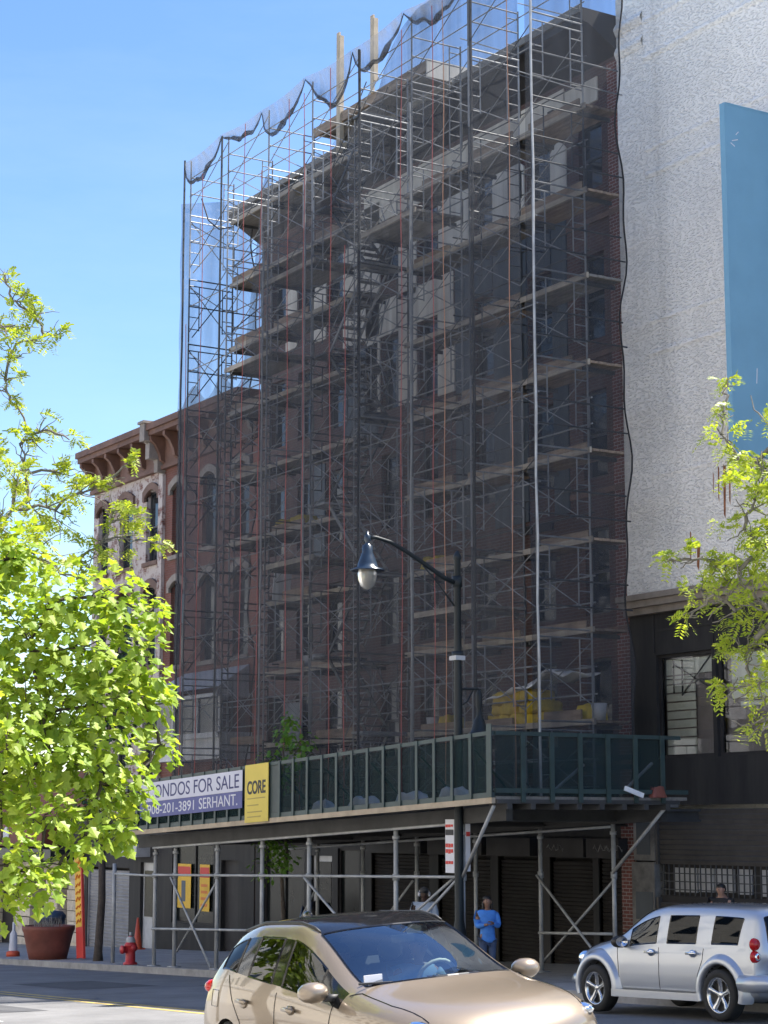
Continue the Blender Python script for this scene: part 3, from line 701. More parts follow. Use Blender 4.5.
m = MB(); m.slab(SX0, -35.56, SY0-.012, SY0+.012, zd(SX0)+.175, zd(-35.56)+.175, H-.16); S(m, 'boarding', 'green_board')
m = MB(); m.slab(SX0, -37.1, SY0-.02, SY0-.0125, zd(SX0)+.185, zd(-37.1)+.185, .3); S(m, 'mesh_sheet', 'net_green')
# end return towards the building
zt = zd(SX1)+.09+H
m = MB(); m.box(SX1-.03, SX1+.04, SY0+.041, 23.35, zt-.07, zt-.002); m.box(SX1-.03, SX1+.04, SY0+.041, 23.5, zd(SX1)+.16, zd(SX1)+.24); S(m, 'end_rail', 'green_paint')
for k in range(6):
    y = 19.8+k*.62
    m = MB(); m.box(SX1+.041, SX1+.07, y-.045, y+.045, zd(SX1)-.0, zt-.01); S(m, 'stud', 'green_paint')
m = MB(); m.poly([(SX1,SY0+.05,zd(SX1)+.1),(SX1,22.9,zd(SX1)+.1),(SX1,22.9,zt-.05),(SX1,SY0+.05,zt-.05)]); S(m, 'mesh_sheet', 'net_green')
for y in (21.2, 22.75): 
    m = MB(); m.tube([(SX1-.06,y,zt-.55 if y<22 else zt-.5),(SX1-.06,y-.75,zd(SX1)+.14)], .03, 6); S(m, 'prop', 'galv_dull')
# clutter left on the deck
def lump(name, label, cat, mt, x0,x1,y0,y1,z0,z1, n=10, seed=1, group=None, amp=.5):
    rnd = random.Random(seed); m = MB(); idx = {}
    ph = [rnd.uniform(0,6.28) for _ in range(6)]
    for i in range(n+1):
        for j in range(n+1):
            u, v = i/n, j/n
            e = min(1, 6*min(u,1-u,v,1-v)+.0)**.6
            h = 1-amp+amp*(.5+.25*math.sin(7*u+ph[0])*math.sin(5*v+ph[1])+.25*math.sin(11*u+ph[2]+3*v))
            idx[i,j] = len(m.v); m.v.append((x0+(x1-x0)*u+rnd.uniform(-.02,.02), y0+(y1-y0)*v, z0+(z1-z0)*h*e))
    for i in range(n):
        for j in range(n):
            m.f.append((idx[i,j],idx[i+1,j],idx[i+1,j+1],idx[i,j+1])); m.m.append(0)
    m.poly([(x0,y0,z0),(x0,y1,z0),(x1,y1,z0),(x1,y0,z0)])
    o = m.build(name, MT[mt], None, True); tag(o, label, cat, group); return o
for k,(x0,x1) in enumerate(((-34.6,-34.0),(-33.2,-32.3),(-31.4,-30.6),(-29.9,-29.2))):
    lump('debris_bag', ['crumpled pale plastic bag at the foot of the parapet, leftmost of four','long crumpled pale bag behind the green mesh parapet, second from left','crumpled pale bag behind the green mesh, third from left','small crumpled pale bag nearest the parapet corner'][k], 'bag', 'tarp_white', x0,x1,19.35,19.7, zd(x0)+.11, zd(x0)+.42, 8, 20+k, 'bags lying on the shed deck')
m = MB(); m.beam((-27.75,21.95,zd(-27.9)+.26),(-27.75,22.36,zd(-27.9)+.13),.04,.085); tag(m.build('offcut_board', MT['tarp_white']), 'white offcut board lying aslant on the end ledge of the shed', 'board')
lump('rag', 'reddish brown rag at the far end ledge of the shed', 'rag', 'terracotta', -27.95,-27.78,22.62,22.95,zd(-27.9)+.1,zd(-27.9)+.32,6,5)

# ------------------------------------------------------------------ signs on the shed
def front_frame(x, y, z, slope=.0402):
    return Matrix(((1,0,0,x),(0,0,-1,y),(slope,1,0,z),(0,0,0,1)))
ban = thing('banner', 'white and navy banner reading CONDOS FOR SALE with a phone number', 'banner', (-39.7,SY0-.06,zd(-39.7)+.4))
bx0, bx1 = -42.35, -37.16
zB = lambda x: zd(x)+.34
m = MB(); m.slab(bx0,bx1,SY0-.062,SY0-.056,zB(bx0)+.36,zB(bx1)+.36,.44); m.build('upper_sheet', MT['banner_white'], ban)
m = MB(); m.slab(bx0,bx1,SY0-.061,SY0-.056,zB(bx0),zB(bx1),.355); m.build('lower_sheet', MT['banner_blue'], ban)
text('lettering','CONDOS FOR SALE', MT['banner_navy'], 4.62, .30, front_frame(bx0+.42,SY0-.064,zB(bx0+.42)+.43), ban)
text('lettering','908-201-3891', MT['paper'], 2.45, .22, front_frame(bx0+.42,SY0-.063,zB(bx0+.42)+.07), ban)
text('lettering','SERHANT.', MT['paper'], 1.85, .24, front_frame(bx0+3.12,SY0-.063,zB(bx0+3.12)+.07), ban)
ys = thing('yellow_sign', 'square yellow sign with dark lettering next to the sale banner', 'sign', (-36.5,SY0-.06,zd(-36.5)+.1))
m = MB(); m.slab(-37.02,-35.98,SY0-.07,SY0-.055,zd(-37.02)+.02,zd(-35.98)+.02,1.2); m.build('panel', MT['sign_yellow'], ys)
text('lettering','CORE', MT['ink'], .82, .28, front_frame(-36.91,SY0-.072,zd(-36.91)+.60), ys, .004, .025)
m = MB()
for z,w_ in ((.50,.8),(.36,.5),(.22,.65),(.12,.6)): m.slab(-36.9,-36.9+w_,SY0-.074,SY0-.0705,zd(-36.9)+z,zd(-36.9+w_)+z,.025)
m.build('small_print', MT['ink_faint'], ys)
no = thing('paper_notice', 'white paper notice with red lettering strapped to the corner post, front sheet', 'notice', (-29.7,19.6,.9), 'notices on the corner post')
m = MB(); m.box(-29.97,-29.68,19.57,19.585,1.05,2.0); m.build('sheet', MT['paper'], no)
m = MB(); m.box(-29.95,-29.70,19.56,19.5695,1.72,1.82); m.build('dark_band', MT['ink'], no)
m = MB()
for k,(z,h) in enumerate(((1.86,.05),(1.50,.07),(1.40,.07),(1.20,.06))):
    for j in range(3):
        a = -29.95+j*.085; m.box(a,a+.065,19.56,19.5695,z+random.uniform(-.01,.01),z+h)
m.build('lettering', MT['poster_red'], no)
n2 = thing('paper_notice', 'narrow white paper notice behind the corner post, right sheet', 'notice', (-29.5,19.75,1.0), 'notices on the corner post')
m = MB(); m.box(-29.545,-29.532,19.72,19.82,1.08,1.95); m.build('sheet', MT['paper'], n2)
m = MB(); m.box(-29.531,-29.526,19.73,19.81,1.7,1.78); m.build('lettering', MT['poster_red'], n2)

# ------------------------------------------------------------------ scaffold
FX = [-30.4-2.25*k for k in range(8)][::-1]      # frame lines, far to near
FY, FB = 22.0, 23.3
Z0, DZ = 2.13, 1.79
ZL = [Z0+DZ*k for k in range(11)]
sc = thing('scaffold', 'tall steel tube scaffold standing on the sidewalk shed against the brick building', 'scaffold', (-38.3,22.6,2.2))
def frame_mesh(name, mt, top=False):
    m = MB(); W = FB-FY; h = DZ-.02
    m.tube([(0,0,0),(0,0,h)], .022, 5); m.tube([(0,W,0),(0,W,h)], .022, 5)
    m.tube([(0,0,h-.03),(0,W,h-.03)], .02, 5); m.tube([(0,0,h-.2),(0,W,h-.2)], .017, 5)
    for y in (.3, W-.3):
        m.tube([(0,y,.35),(0,y,h-.2)], .016, 5)
    for k in range(4):
        z = .38+k*.33
        m.tube([(0,0,z),(0,.3,z)], .013, 4); m.tube([(0,W,z),(0,W-.3,z)], .013, 4)
    return m.mesh(name, MT[mt])
fm = [frame_mesh('frame','frame_steel'), frame_mesh('frame','frame_dark'), frame_mesh('frame','galv')]
def brace_mesh(mt):
    m = MB()
    m.tube([(0,.02,.3),(2.25,.02,1.5)], .013, 4); m.tube([(0,.03,1.5),(2.25,.03,.3)], .013, 4)
    return m.mesh('cross_brace', MT[mt])
bm_ = [brace_mesh('frame_steel'), brace_mesh('frame_dark')]
def rails_mesh(mt):
    m = MB(); y = FB-FY+.03
    for z in (.5, 1.03): m.tube([(-.1,y,z),(2.35,y,z)], .017, 4)
    for x in (0, 2.25): m.tube([(x,y,.45),(x,y,1.06)], .019, 4)
    return m.mesh('guard_rail', MT[mt])
rm = [rails_mesh('frame_steel'), rails_mesh('frame_dark')]
def plat_mesh(y0, y1, mt):
    m = MB(); n = 4
    for k in range(n):
        a = y0+(y1-y0)*k/n
        m.box(-.12, 2.37, a+.006, y0+(y1-y0)*(k+1)/n-.006, .0+.004*(k%2), .05+.004*(k%2), 0)
    m.box(-.1, 2.35, y0-.045, y0, -.03, .085, 1)
    for x in (.15, 2.1): m.beam((x,y0,-.07),(x,y1,-.07),.05,.08,2)
    return m.mesh('platform', [MT[mt], MT['ledger'], MT['frame_dark']])
pm = [plat_mesh(FB-FY, FB-FY+.8, 'plank'), plat_mesh(FB-FY, FB-FY+.85, 'plank_grey'), plat_mesh(0.05, FB-FY-.05, 'plank_grey')]
for i, x in enumerate(FX):
    for k in range(9):
        s = random.random(); t = 2 if (k > 7 and s < .5) else (1 if s < .3 else 0)
        link('frame', fm[t], sc, (x-sc.location.x, FY-sc.location.y, ZL[k]-sc.location.z))
    m = MB(); m.tube([(x,FY,ZL[9]),(x,FY,19.72)], .022, 5); m.tube([(x,FB,ZL[9]),(x,FB,19.3)], .022, 5)
    for z in (18.8, 19.25): m.tube([(x,FY,z),(x,FB,z)], .017, 5)
    for z in (18.5,18.8,19.1): m.tube([(x,FB-.02,z),(x,FB-.3,z)], .013, 4)
    m.tube([(x,FB-.3,ZL[9]),(x,FB-.3,19.25)], .016, 4)
    m.build('guard_post', MT['frame_steel'], sc)
rear = MB()
for i in range(7):
    x = FX[i]
    for k in range(9):
        z = ZL[k]; rear.tube([(x,FB-.02,z+.3),(x+2.25,FB-.02,z+1.5)], .013, 4); rear.tube([(x,FB-.03,z+1.5),(x+2.25,FB-.03,z+.3)], .013, 4); rear.tube([(x-.1,FY+.03,z+1.0),(x+2.35,FY+.03,z+1.0)], .015, 4)
        link('cross_brace', bm_[random.random()<.4], sc, (x-sc.location.x, FY-sc.location.y, ZL[k]-sc.location.z))
        link('guard_rail', rm[random.random()<.35], sc, (x-sc.location.x, FY-sc.location.y, ZL[k]-sc.location.z))
        if k >= 1 and not (i == 3) and not (i == 0 and k in (1,2,3)) and not (i in (1,2) and k == 8 and False):
            link('platform', pm[0 if i >= 5 and random.random()<.8 else 1], sc, (x-sc.location.x, FY-sc.location.y, ZL[k]-sc.location.z-.06))
    for z in (18.75, 19.25):
        m = MB(); m.tube([(x-.1,FY+.02,z),(x+2.35,FY+.02,z)], .016, 4); m.build('guard_rail', MT['frame_steel'], sc)
        if z > 19 or i > 3: m = MB(); m.tube([(x-.1,FB,z-.1),(x+2.35,FB,z-.1)], .016, 4); m.build('guard_rail', MT['frame_steel'], sc)
    m = MB(); m.tube([(x,FY,18.3),(x+2.25,FY,19.6)], .013, 4); m.build('cross_brace', MT['frame_steel'], sc)
    m = MB(); m.tube([(x,FB,19.5),(x+2.25,FB,18.3)], .013, 4); m.build('cross_brace', MT['frame_steel'], sc)
rb = rear.build('bracing_tubes', MT['frame_steel'], sc); rb['kind'] = 'stuff'
for i in (0,1,2): link('platform', pm[1], sc, (FX[i]-sc.location.x, FY-sc.location.y, ZL[9]-sc.location.z-.06))
for i,k in ((1,6),(2,7),(4,7),(2,3),(5,2)):
    link('platform', pm[2], sc, (FX[i]-sc.location.x, FY-sc.location.y, ZL[k]-sc.location.z+.55))
# long bright standards and dark ones the netting is tied to
for x,mt,r,zt_ in ((-34.65,'galv_dull',.027,17.6),(-30.1,'galv_dull',.025,19.7),(-41.5,'galv_dull',.028,16),(-39.4,'galv_dull',.028,17.5),(-36.85,'cord_black',.034,19.6),(-32.25,'cord_black',.036,19.7),(-43.9,'frame_dark',.03,19.7),(-46.15,'frame_dark',.03,19.7)):
    m = MB(); pts = []
    for j in range(15):
        t = j/14; pts.append((x+random.uniform(-.025,.025), 21.80, zd(x)+.2+(zt_-zd(x)-.2)*t))
    m.tube(pts, r, 6); m.build('standard', MT[mt], sc)
# stair tower in the middle bay
for k in range(9):
    m = MB(); xa, xb = FX[3]+.25, FX[4]-.3; z = ZL[k]
    if k % 2: xa, xb = xb, xa
    for y in (FY+.35, FY+.95):
        m.beam((xa,y,z+.05),(xb,y,z+DZ+.02),.03,.075)
        m.tube([(xa,y,z+.95),(xb,y,z+DZ+.9)], .015, 4)
        m.tube([(xa,y,z+.5),(xb,y,z+DZ+.45)], .012, 4)
    for j in range(8):
        t = (j+.5)/8; x = xa+(xb-xa)*t; m.box(x-.1,x+.1,FY+.36,FY+.94,z+DZ*t+.04,z+DZ*t+.065)
    m.box(FX[3] if k%2 else FX[4]-.5, FX[3]+.5 if k%2 else FX[4], FY+.1, FB-.05, z+DZ-.02, z+DZ+.03)
    m.build('stair', MT['frame_dark' if k%3 else 'frame_steel'], sc)
    m = MB()                                   # extra tie tubes and clamps round the stair
    for j in range(5):
        xx = FX[3]+random.uniform(.1,2.1); zz = z+random.uniform(0,1.2)
        m.tube([(xx,FB+.05,zz),(xx+random.uniform(-.9,.9),FB+random.uniform(.0,.5),zz+random.uniform(.6,1.4))], .016, 4)
    for j in range(5): m.tube([(FX[4]-.5,FY+.15,z+.2+j*.33),(FX[4]-.05,FY+.15,z+.2+j*.33)], .014, 4)
    m.tube([(FX[4]-.5,FY+.15,z),(FX[4]-.5,FY+.15,z+DZ)], .016, 4)
    m.build('tie_tubes', MT['frame_steel'], sc)
# ties back to the wall and outriggers at both ends
def end_tube(p, q, r, mt):
    m = MB(); m.tube([p,q], r, 4); m.build('end_tube', MT[mt], sc)
for k in range(2,9):
    mt = 'frame_dark' if k < 8 else 'frame_steel'; z = ZL[k]; xr, xl = FX[7]+.03, FX[0]
    end_tube((xr,FY,z+.9),(xr,24.2,z+.9),.019,mt); end_tube((xr,FY,z+.4),(xr,24.3,z+.4),.017,mt)
    end_tube((xl,FY,z+1.0),(xl,24.2,z+1.0),.018,mt); end_tube((xl,FB,z+.5),(xl,24.3,z+1.4),.016,mt)
    end_tube((xl,FY+.1,z+.15),(xl,FB-.1,z+1.6),.015,mt); end_tube((xl-.02,FY,z+1.6),(xl-.02,FB,z+.2),.014,mt)
    end_tube((xl+.05,24.2,z-.1),(xl+.05,24.2,z+1.7),.018,mt)
    for x in (FX[1]+.4, FX[5]-.2): end_tube((x,FB-.1,z+.2),(x,YF-.02,z+.25),.018,mt)
# toe boards along some of the platforms
for i in range(7):
    for k in range(1,9):
        if i == 3 or random.random() > (.8 if i >= 5 else .45): continue
        a = FX[i]+random.uniform(.0,.8); b2 = FX[i+1]-random.uniform(.0,.5)
        m = MB(); m.box(a,b2,FB-.02,FB+.02,ZL[k]+.03,ZL[k]+random.uniform(.14,.24)); m.build('toe_board', MT['plank'], sc)
# top working deck with plywood edge
m = MB(); m.box(-42.9,-37.35,24.0,25.1,19.85,19.95,0); m.box(-42.9,-37.35,23.95,23.999,19.72,19.98,1); m.box(-37.349,-37.3,23.95,25.1,19.55,20.0,2)
for k in range(5): m.box(-42.7+k*1.25,-42.6+k*1.25,24.01,25.1,19.74,19.849,0)
m.build('top_deck', [MT['plank_grey'],MT['plank'],MT['beige_board']], sc)
for x,z0,z1,w_ in ((-41.5,18.6,22.15,.13),(-39.8,19.95,22.0,.14)):
    m = MB(); m.box(x-w_/2,x+w_/2,23.90,23.949,z0,z1); m.box(x+w_/2+.002,x+w_/2+.05,23.9,24.02,z0+.3,z1-.1); m.build('timber_post', MT['lumber'], sc)

# ------------------------------------------------------------------ debris netting
nt_ = thing('debris_netting', 'dark mesh netting hung round the scaffold', 'netting', (-38.3,21.8,2.4))
def sheet(name, mt, fn, nu, nv):
    m = MB(); idx = {}
    for i in range(nu+1):
        for j in range(nv+1):
            idx[i,j] = len(m.v); m.v.append(fn(i/nu, j/nv))
    for i in range(nu):
        for j in range(nv):
            m.f.append((idx[i,j],idx[i+1,j],idx[i+1,j+1],idx[i,j+1])); m.m.append(0)
    return m.build(name, MT[mt], nt_, True)
def bil(x, z): return .035*math.sin(2.79*(x+30.4))**2 + .02*math.sin(1.3*z+x)
def ftop(x):
    if x < -42.4: return 13.0+.25*math.sin(4*x)
    if x < -41.6: return 13.0+(x+42.4)/.8*4.0
    if x < -37.2: return 17.3+.35*math.sin(2.1*x)+.2*math.sin(5.3*x)
    return min(19.6, 17.5+(x+37.2)*.75+.2*math.sin(3*x))
sheet('front_net', 'net_dark', lambda u,v: (lambda x: (x, 21.73-bil(x,v*17), 2.3+(ftop(x)-2.3)*v))(-46.15+15.7*u), 84, 30)
wig = lambda z,s: .09*math.sin(1.3*z+s)+.05*math.sin(3.1*z+2*s)
sheet('end_net', 'net_side', lambda u,v: (-46.22-.03*math.sin(3*v*17), 21.76+(2.25+wig(2.3+16.5*v,.4))*u, 2.3+(16.2+.5*u)*v), 10, 60)
sheet('end_net', 'net_dark', lambda u,v: (-30.30+.03*math.sin(9*v), 21.76+(2.4+wig(2.6+17.6*v,1.7))*u, 2.3+(17.5-.2*u)*v), 10, 60)
m = MB(); m.tube([(-46.22,24.01+wig(2.3+16.5*j/60,.4),2.3+16.7*j/60) for j in range(61)], .022, 5); m.build('edge_cord', MT['cord_black'], nt_)
m = MB(); m.tube([(-30.28,24.16+wig(2.6+17.6*j/60,1.7),2.3+17.3*j/60) for j in range(61)], .02, 6); m.build('edge_cord', MT['cord_black'], nt_)
for i in range(7):                                   # swags gathered along the top
    a, b = FX[i], FX[i+1]
    dep = (.62,.28,.70,.95,.6,.45,.2)[i]; sk = (.7,1.5,.62,1.5,.75,1.2,1)[i]; tp = (19.62,19.75,19.68,19.8,19.7,19.82,19.7,19.75); ta, tb = tp[i], tp[i+1]
    def lowz(t): return ta+(tb-ta)*t-.14-(dep*math.sin(math.pi*t**sk)**.8+.05*math.sin(17*t+i)*math.sin(math.pi*t) if 0<t<1 else -.06)
    sheet('swag', 'net_loose', lambda u,v: (a+(b-a)*u, 21.78+.16*math.sin(math.pi*u)*math.sin(math.pi*v)+.05*math.sin(23*u)*v, ta+(tb-ta)*u-.07*math.sin(math.pi*u)-(ta+(tb-ta)*u-.02-lowz(u))*v), 16, 6)
    m = MB(); m.tube([(a+(b-a)*t, 21.79, lowz(t)+.03*math.sin(21*t)) for t in [j/16 for j in range(17)]], [.012+.055*math.sin(math.pi*j/16)*random.uniform(.35,1.25) for j in range(17)], 7)
    m.build('gathered_hem', MT['net_fold'], nt_)
for x,mt,zt_ in ((-44.7,'rope_red',18.9),(-42.32,'rope_red',19.5),(-41.41,'rope_red',18),(-39.98,'rope_red',19.4),(-39.2,'rope_red',19.3),(-37.92,'rope_red',19.5),(-37.24,'rope_red',15),(-34.81,'rope_red',19.3),(-33.54,'rope_red',19.4),(-33.12,'rope_orange',19.4),(-30.72,'rope_orange',19.5),(-45.6,'rope_red',15)):
    m = MB(); m.tube([(x+.03*math.sin(.9*j+x), 21.66, zd(x)+.3+(zt_-zd(x)-.3)*j/20) for j in range(21)], .0105, 4); m.build('tie_rope', MT[mt], nt_)
m = MB(); m.tube([(-45.0,21.77,18.3),(-44.6,21.78,17.6),(-44.0,21.8,17.2),(-43.2,21.8,17.05)], .02, 5); m.build('edge_cord', MT['cord_black'], nt_)

# ------------------------------------------------------------------ things left on the scaffold
P1 = ZL[1]
def bag_mesh(seed):
    rnd = random.Random(seed); bm = bmesh.new(); bmesh.ops.create_cube(bm, size=1)
    bmesh.ops.subdivide_edges(bm, edges=bm.edges, cuts=4, use_grid_fill=True)
    for v in bm.verts:
        c = v.co; r_ = max(abs(c.x),abs(c.y),abs(c.z)); k = (c.length/.5)**-.35 if c.length else 1
        c *= k*1.06
        c.z += .05*math.sin(9*c.x+seed)+.04*math.sin(13*c.y+2*seed); c.x += .03*math.sin(11*c.z+seed); c.y += .03*math.sin(15*c.x+seed)
    for f in bm.faces: f.smooth = True
    me = bpy.data.meshes.new('insulation_bag'); bm.to_mesh(me); bm.free(); me.materials.append(MT['insulation']); return me
bags = [bag_mesh(k) for k in range(4)]
nb = 0
for row, (n_, z) in enumerate(((5,.13),(4,.37),(3,.60))):
    for q in range(n_):
        x = -34.05+.16*row+q*.46+random.uniform(-.04,.04)
        o = link('insulation_bag', bags[nb%4], None, (x, 23.72+random.uniform(-.06,.1), P1+z)); o.scale = (.50,.62,.27); o.rotation_euler = (random.uniform(-.06,.06),random.uniform(-.12,.12),random.uniform(-.25,.25)); nb += 1
        tag(o, 'yellow insulation bag in the heap under the white sheet', 'insulation bag', 'insulation bags in the heap under the white sheet')
m = MB(); idx = {}; nu, nv = 22, 8
for i in range(nu+1):
    for j in range(nv+1):
        u, v = i/nu, j/nv
        idx[i,j] = len(m.v); m.v.append((-34.35+3.0*u, 23.28+.95*v, P1+.50+.62*u**.8-.28*max(0,u-.82)*5*.4+.05*math.sin(9*u+4*v)+.04*math.sin(17*u-7*v)-.10*(1-min(1,4*v))*abs(math.sin(8*u))))
for i in range(nu):
    for j in range(nv): m.f.append((idx[i,j],idx[i+1,j],idx[i+1,j+1],idx[i,j+1])); m.m.append(0)
o = m.build('tarpaulin', MT['tarp_white'], None, True); tag(o, 'crumpled white sheet rising over the yellow insulation bags', 'tarpaulin')
md = o.modifiers.new('t','SOLIDIFY'); md.thickness = .02
lump('insulation_bag', 'single yellow bag lying near the right end of the lowest platform', 'insulation', 'insulation', -31.2,-30.6,23.4,23.9,P1,P1+.4,7,9,'loose insulation bags on the scaffold',.3)
for k,(x0,x1,z,lab) in enumerate(((-36.25,-35.75,P1,'small yellow bag on the lowest platform behind the lamp post'),(-44.0,-43.3,ZL[4],'greenish yellow bag on a high left platform, first of two'),(-43.2,-42.3,ZL[4],'yellow bag on a high left platform, second of two'),(-37.6+.7,-36.2,ZL[3],'yellow bag on the platform above the lamp arm'))):
    lump('insulation_bag', lab, 'insulation', 'insulation', x0,x1,23.4,23.95,z,z+.42,7,30+k,'loose insulation bags on the scaffold',.3)
m = MB(); m.beam((-43.6,23.5,ZL[3]+.05),(-43.5,23.5,ZL[3]+.75),.02,.5); tag(m.build('plastic_sheet', MT['tarp_white']), 'white plastic sheet hanging over a guard rail on the left', 'plastic sheet')
for k,(x,z,lab) in enumerate(((-42.3,ZL[2],'pale bucket on a left platform'),(-41.8,ZL[2],'second pale bucket at the right end of the same left platform'),(-36.6,P1,'pale bucket on the lowest platform next to the small yellow bag'),(-30.6,P1,'grey bucket at the right end of the lowest platform'))):
    m = MB(); m.lathe([(0,0),(.13,0),(.16,.34),(.15,.34),(.125,.02),(0,.02)],(x,23.6,z),12); tag(m.build('bucket', MT['white_frame'],None,True), lab, 'bucket', 'buckets on the scaffold platforms')

# ------------------------------------------------------------------ street lamp
LX, LY = -29.6, 19.62
lamp = thing('street_lamp', 'black street lamp post with a curved arm and bell shaped lantern', 'street lamp', (LX,LY,G(LX)+.15))
g = G(LX)+.15
m = MB(); m.lathe([(0,g),(.22,g),(.22,g+.08),(.17,g+.2),(.15,g+.8),(.11,g+.95),(.085,g+1.1),(.078,3.6),(.062,6.7),(.075,6.72),(.075,6.78),(.03,6.86),(0,6.88)],(LX,LY,0),16); m.build('post', MT['lamp_black'], lamp, True)
arm = [(LX,LY-.06,6.28),(LX,LY-.3,6.36),(LX,LY-.65,6.55),(LX,LY-1.1,6.78),(LX,LY-1.45,6.93),(LX,LY-1.75,6.99),(LX,17.75,6.98)]
m = MB(); m.tube(arm, [.045,.045,.042,.04,.036,.034,.034], 9)
m.tube([(LX,LY-.07,5.85),(LX,LY-.25,6.05),(LX,LY-.5,6.32),(LX,LY-.75,6.55)], .016, 6); m.lathe([(0,0),(.09,0),(.09,.2),(0,.2)],(LX,LY,6.2),12)
m.build('arm', MT['lamp_black'], lamp, True)
m = MB(); cz = 6.98
m.lathe([(0.0, 0.108), (0.0172, 0.108), (0.0215, 0.054), (0.0516, 0.036), (0.0559, -0.054), (0.0344, -0.09), (0.043, -0.126), (0.0903, -0.153), (0.0946, -0.27), (0.129, -0.36), (0.172, -0.468), (0.1849, -0.54), (0.3096, -0.594), (0.3096, -0.6075), (0.172, -0.594)],(LX,17.70,cz),24)
m.build('lantern_hood', MT['lamp_blue'], lamp, True)
mg = bpy.data.materials.new('lamp_glass'); nt,N,L,b = nodes_of(mg); b.inputs['Base Color'].default_value=(.42,.41,.37,1); b.inputs['Roughness'].default_value=.15; b.inputs['Transmission Weight'].default_value=.55
m = MB(); m.lathe([(0.1677, -0.594), (0.1763, -0.666), (0.1634, -0.774), (0.1204, -0.882), (0.0602, -0.936), (0.0, -0.9495)],(LX,17.70,cz),20); m.build('globe', mg, lamp, True)
m = MB(); m.lathe([(0.0, -0.612), (0.0344, -0.612), (0.043, -0.72), (0.0258, -0.792), (0.0, -0.81)],(LX,17.70,cz),10); m.build('bulb', MT['white_frame'], lamp, True)
m = MB(); m.tube([(LX,LY+.07,4.34),(LX,LY+.42,4.36),(LX,LY+.46,4.34)], .026, 8); m.tube([(LX,LY+.08,4.05),(LX,LY+.2,4.12),(LX,LY+.33,4.33)], .014, 6); m.lathe([(0,0),(.11,0),(.11,.12),(0,.12)],(LX,LY,4.9),12); m.build('bracket', MT['lamp_black'], lamp, True)
m = MB(); m.lathe([(0,.12),(.03,.1),(.06,.02),(.06,-.2),(.045,-.24),(.05,-.38),(.10,-.46),(.14,-.62),(.16,-.66),(.235,-.72),(.235,-.735),(0,-.73)],(LX,LY+.46,4.24),18); m.build('small_lantern', MT['lamp_black'], lamp, True)
m = MB(); m.box(LX-.11,LX+.11,LY-.115,LY+.09,4.86,4.94); m.build('strap', MT['galv'], lamp)
# ------------------------------------------------------------------ vehicles
def carpaint(name, col, metal=.55, rough=.28, shell=False):
    m = bpy.data.materials.new(name); nt,N,L,b = nodes_of(m); MT[name] = m
    b.inputs['Base Color'].default_value = (*col,1); b.inputs['Metallic'].default_value = metal; b.inputs['Roughness'].default_value = rough
    b.inputs['Coat Weight'].default_value = 1; b.inputs['Coat Roughness'].default_value = .03
    tc = N.new('ShaderNodeTexCoord'); n = N.new('ShaderNodeTexNoise'); n.inputs['Scale'].default_value = 1.6; n.inputs['Detail'].default_value = 6
    L.new(tc.outputs['Object'], n.inputs['Vector'])
    r = N.new('ShaderNodeMapRange'); r.inputs[3].default_value = rough-.05; r.inputs[4].default_value = rough+.12; L.new(n.outputs['Fac'], r.inputs[0]); L.new(r.outputs[0], b.inputs['Roughness'])
    if not shell: return m
    g = N.new('ShaderNodeNewGeometry'); d = N.new('ShaderNodeBsdfDiffuse'); d.inputs[0].default_value = (.05,.047,.043,1)   # trim inside the shell
    s = N.new('ShaderNodeMixShader'); L.new(g.outputs['Backfacing'], s.inputs[0]); L.new(b.outputs[0], s.inputs[1]); L.new(d.outputs[0], s.inputs[2])
    L.new(s.outputs[0], N['Material Output'].inputs['Surface']); return m
for nm_, sh_ in (('tan_paint',0),('tan_shell',1)): carpaint(nm_, (.25,.198,.142), .42, .34, sh_)
for nm_, sh_ in (('silver_paint',0),('silver_shell',1)): carpaint(nm_, (.43,.46,.51), .5, .3, sh_)
mat('gloss_black', (.008,.008,.009), .08, var=.1, spec=.6)
mat('car_plastic', (.02,.02,.021), .55, var=.2)
mat('tyre_rubber', (.018,.018,.018), .8, var=.2)
mat('alloy', (.62,.63,.64), .22, metal=.9, var=.1)
mat('rim_dark', (.03,.03,.03), .5, var=.2)
mat('chrome', (.75,.76,.78), .1, metal=1, var=.05)
mat('lens_red', (.45,.012,.012), .12, var=.1)
mat('seat_fabric', (.16,.155,.15), .8, var=.2)
mat('seat_pale', (.42,.40,.36), .7, var=.15)
thin_glass('windscreen', (.72,.84,.80), 1.5, .13, 1.25); thin_glass('tinted_glass', (.20,.23,.23), 1.42, .02, .85); thin_glass('dark_glass', (.05,.06,.075), 1.33, .01, .55); thin_glass('lens_clear', (.85,.88,.9), 1.5, .08)

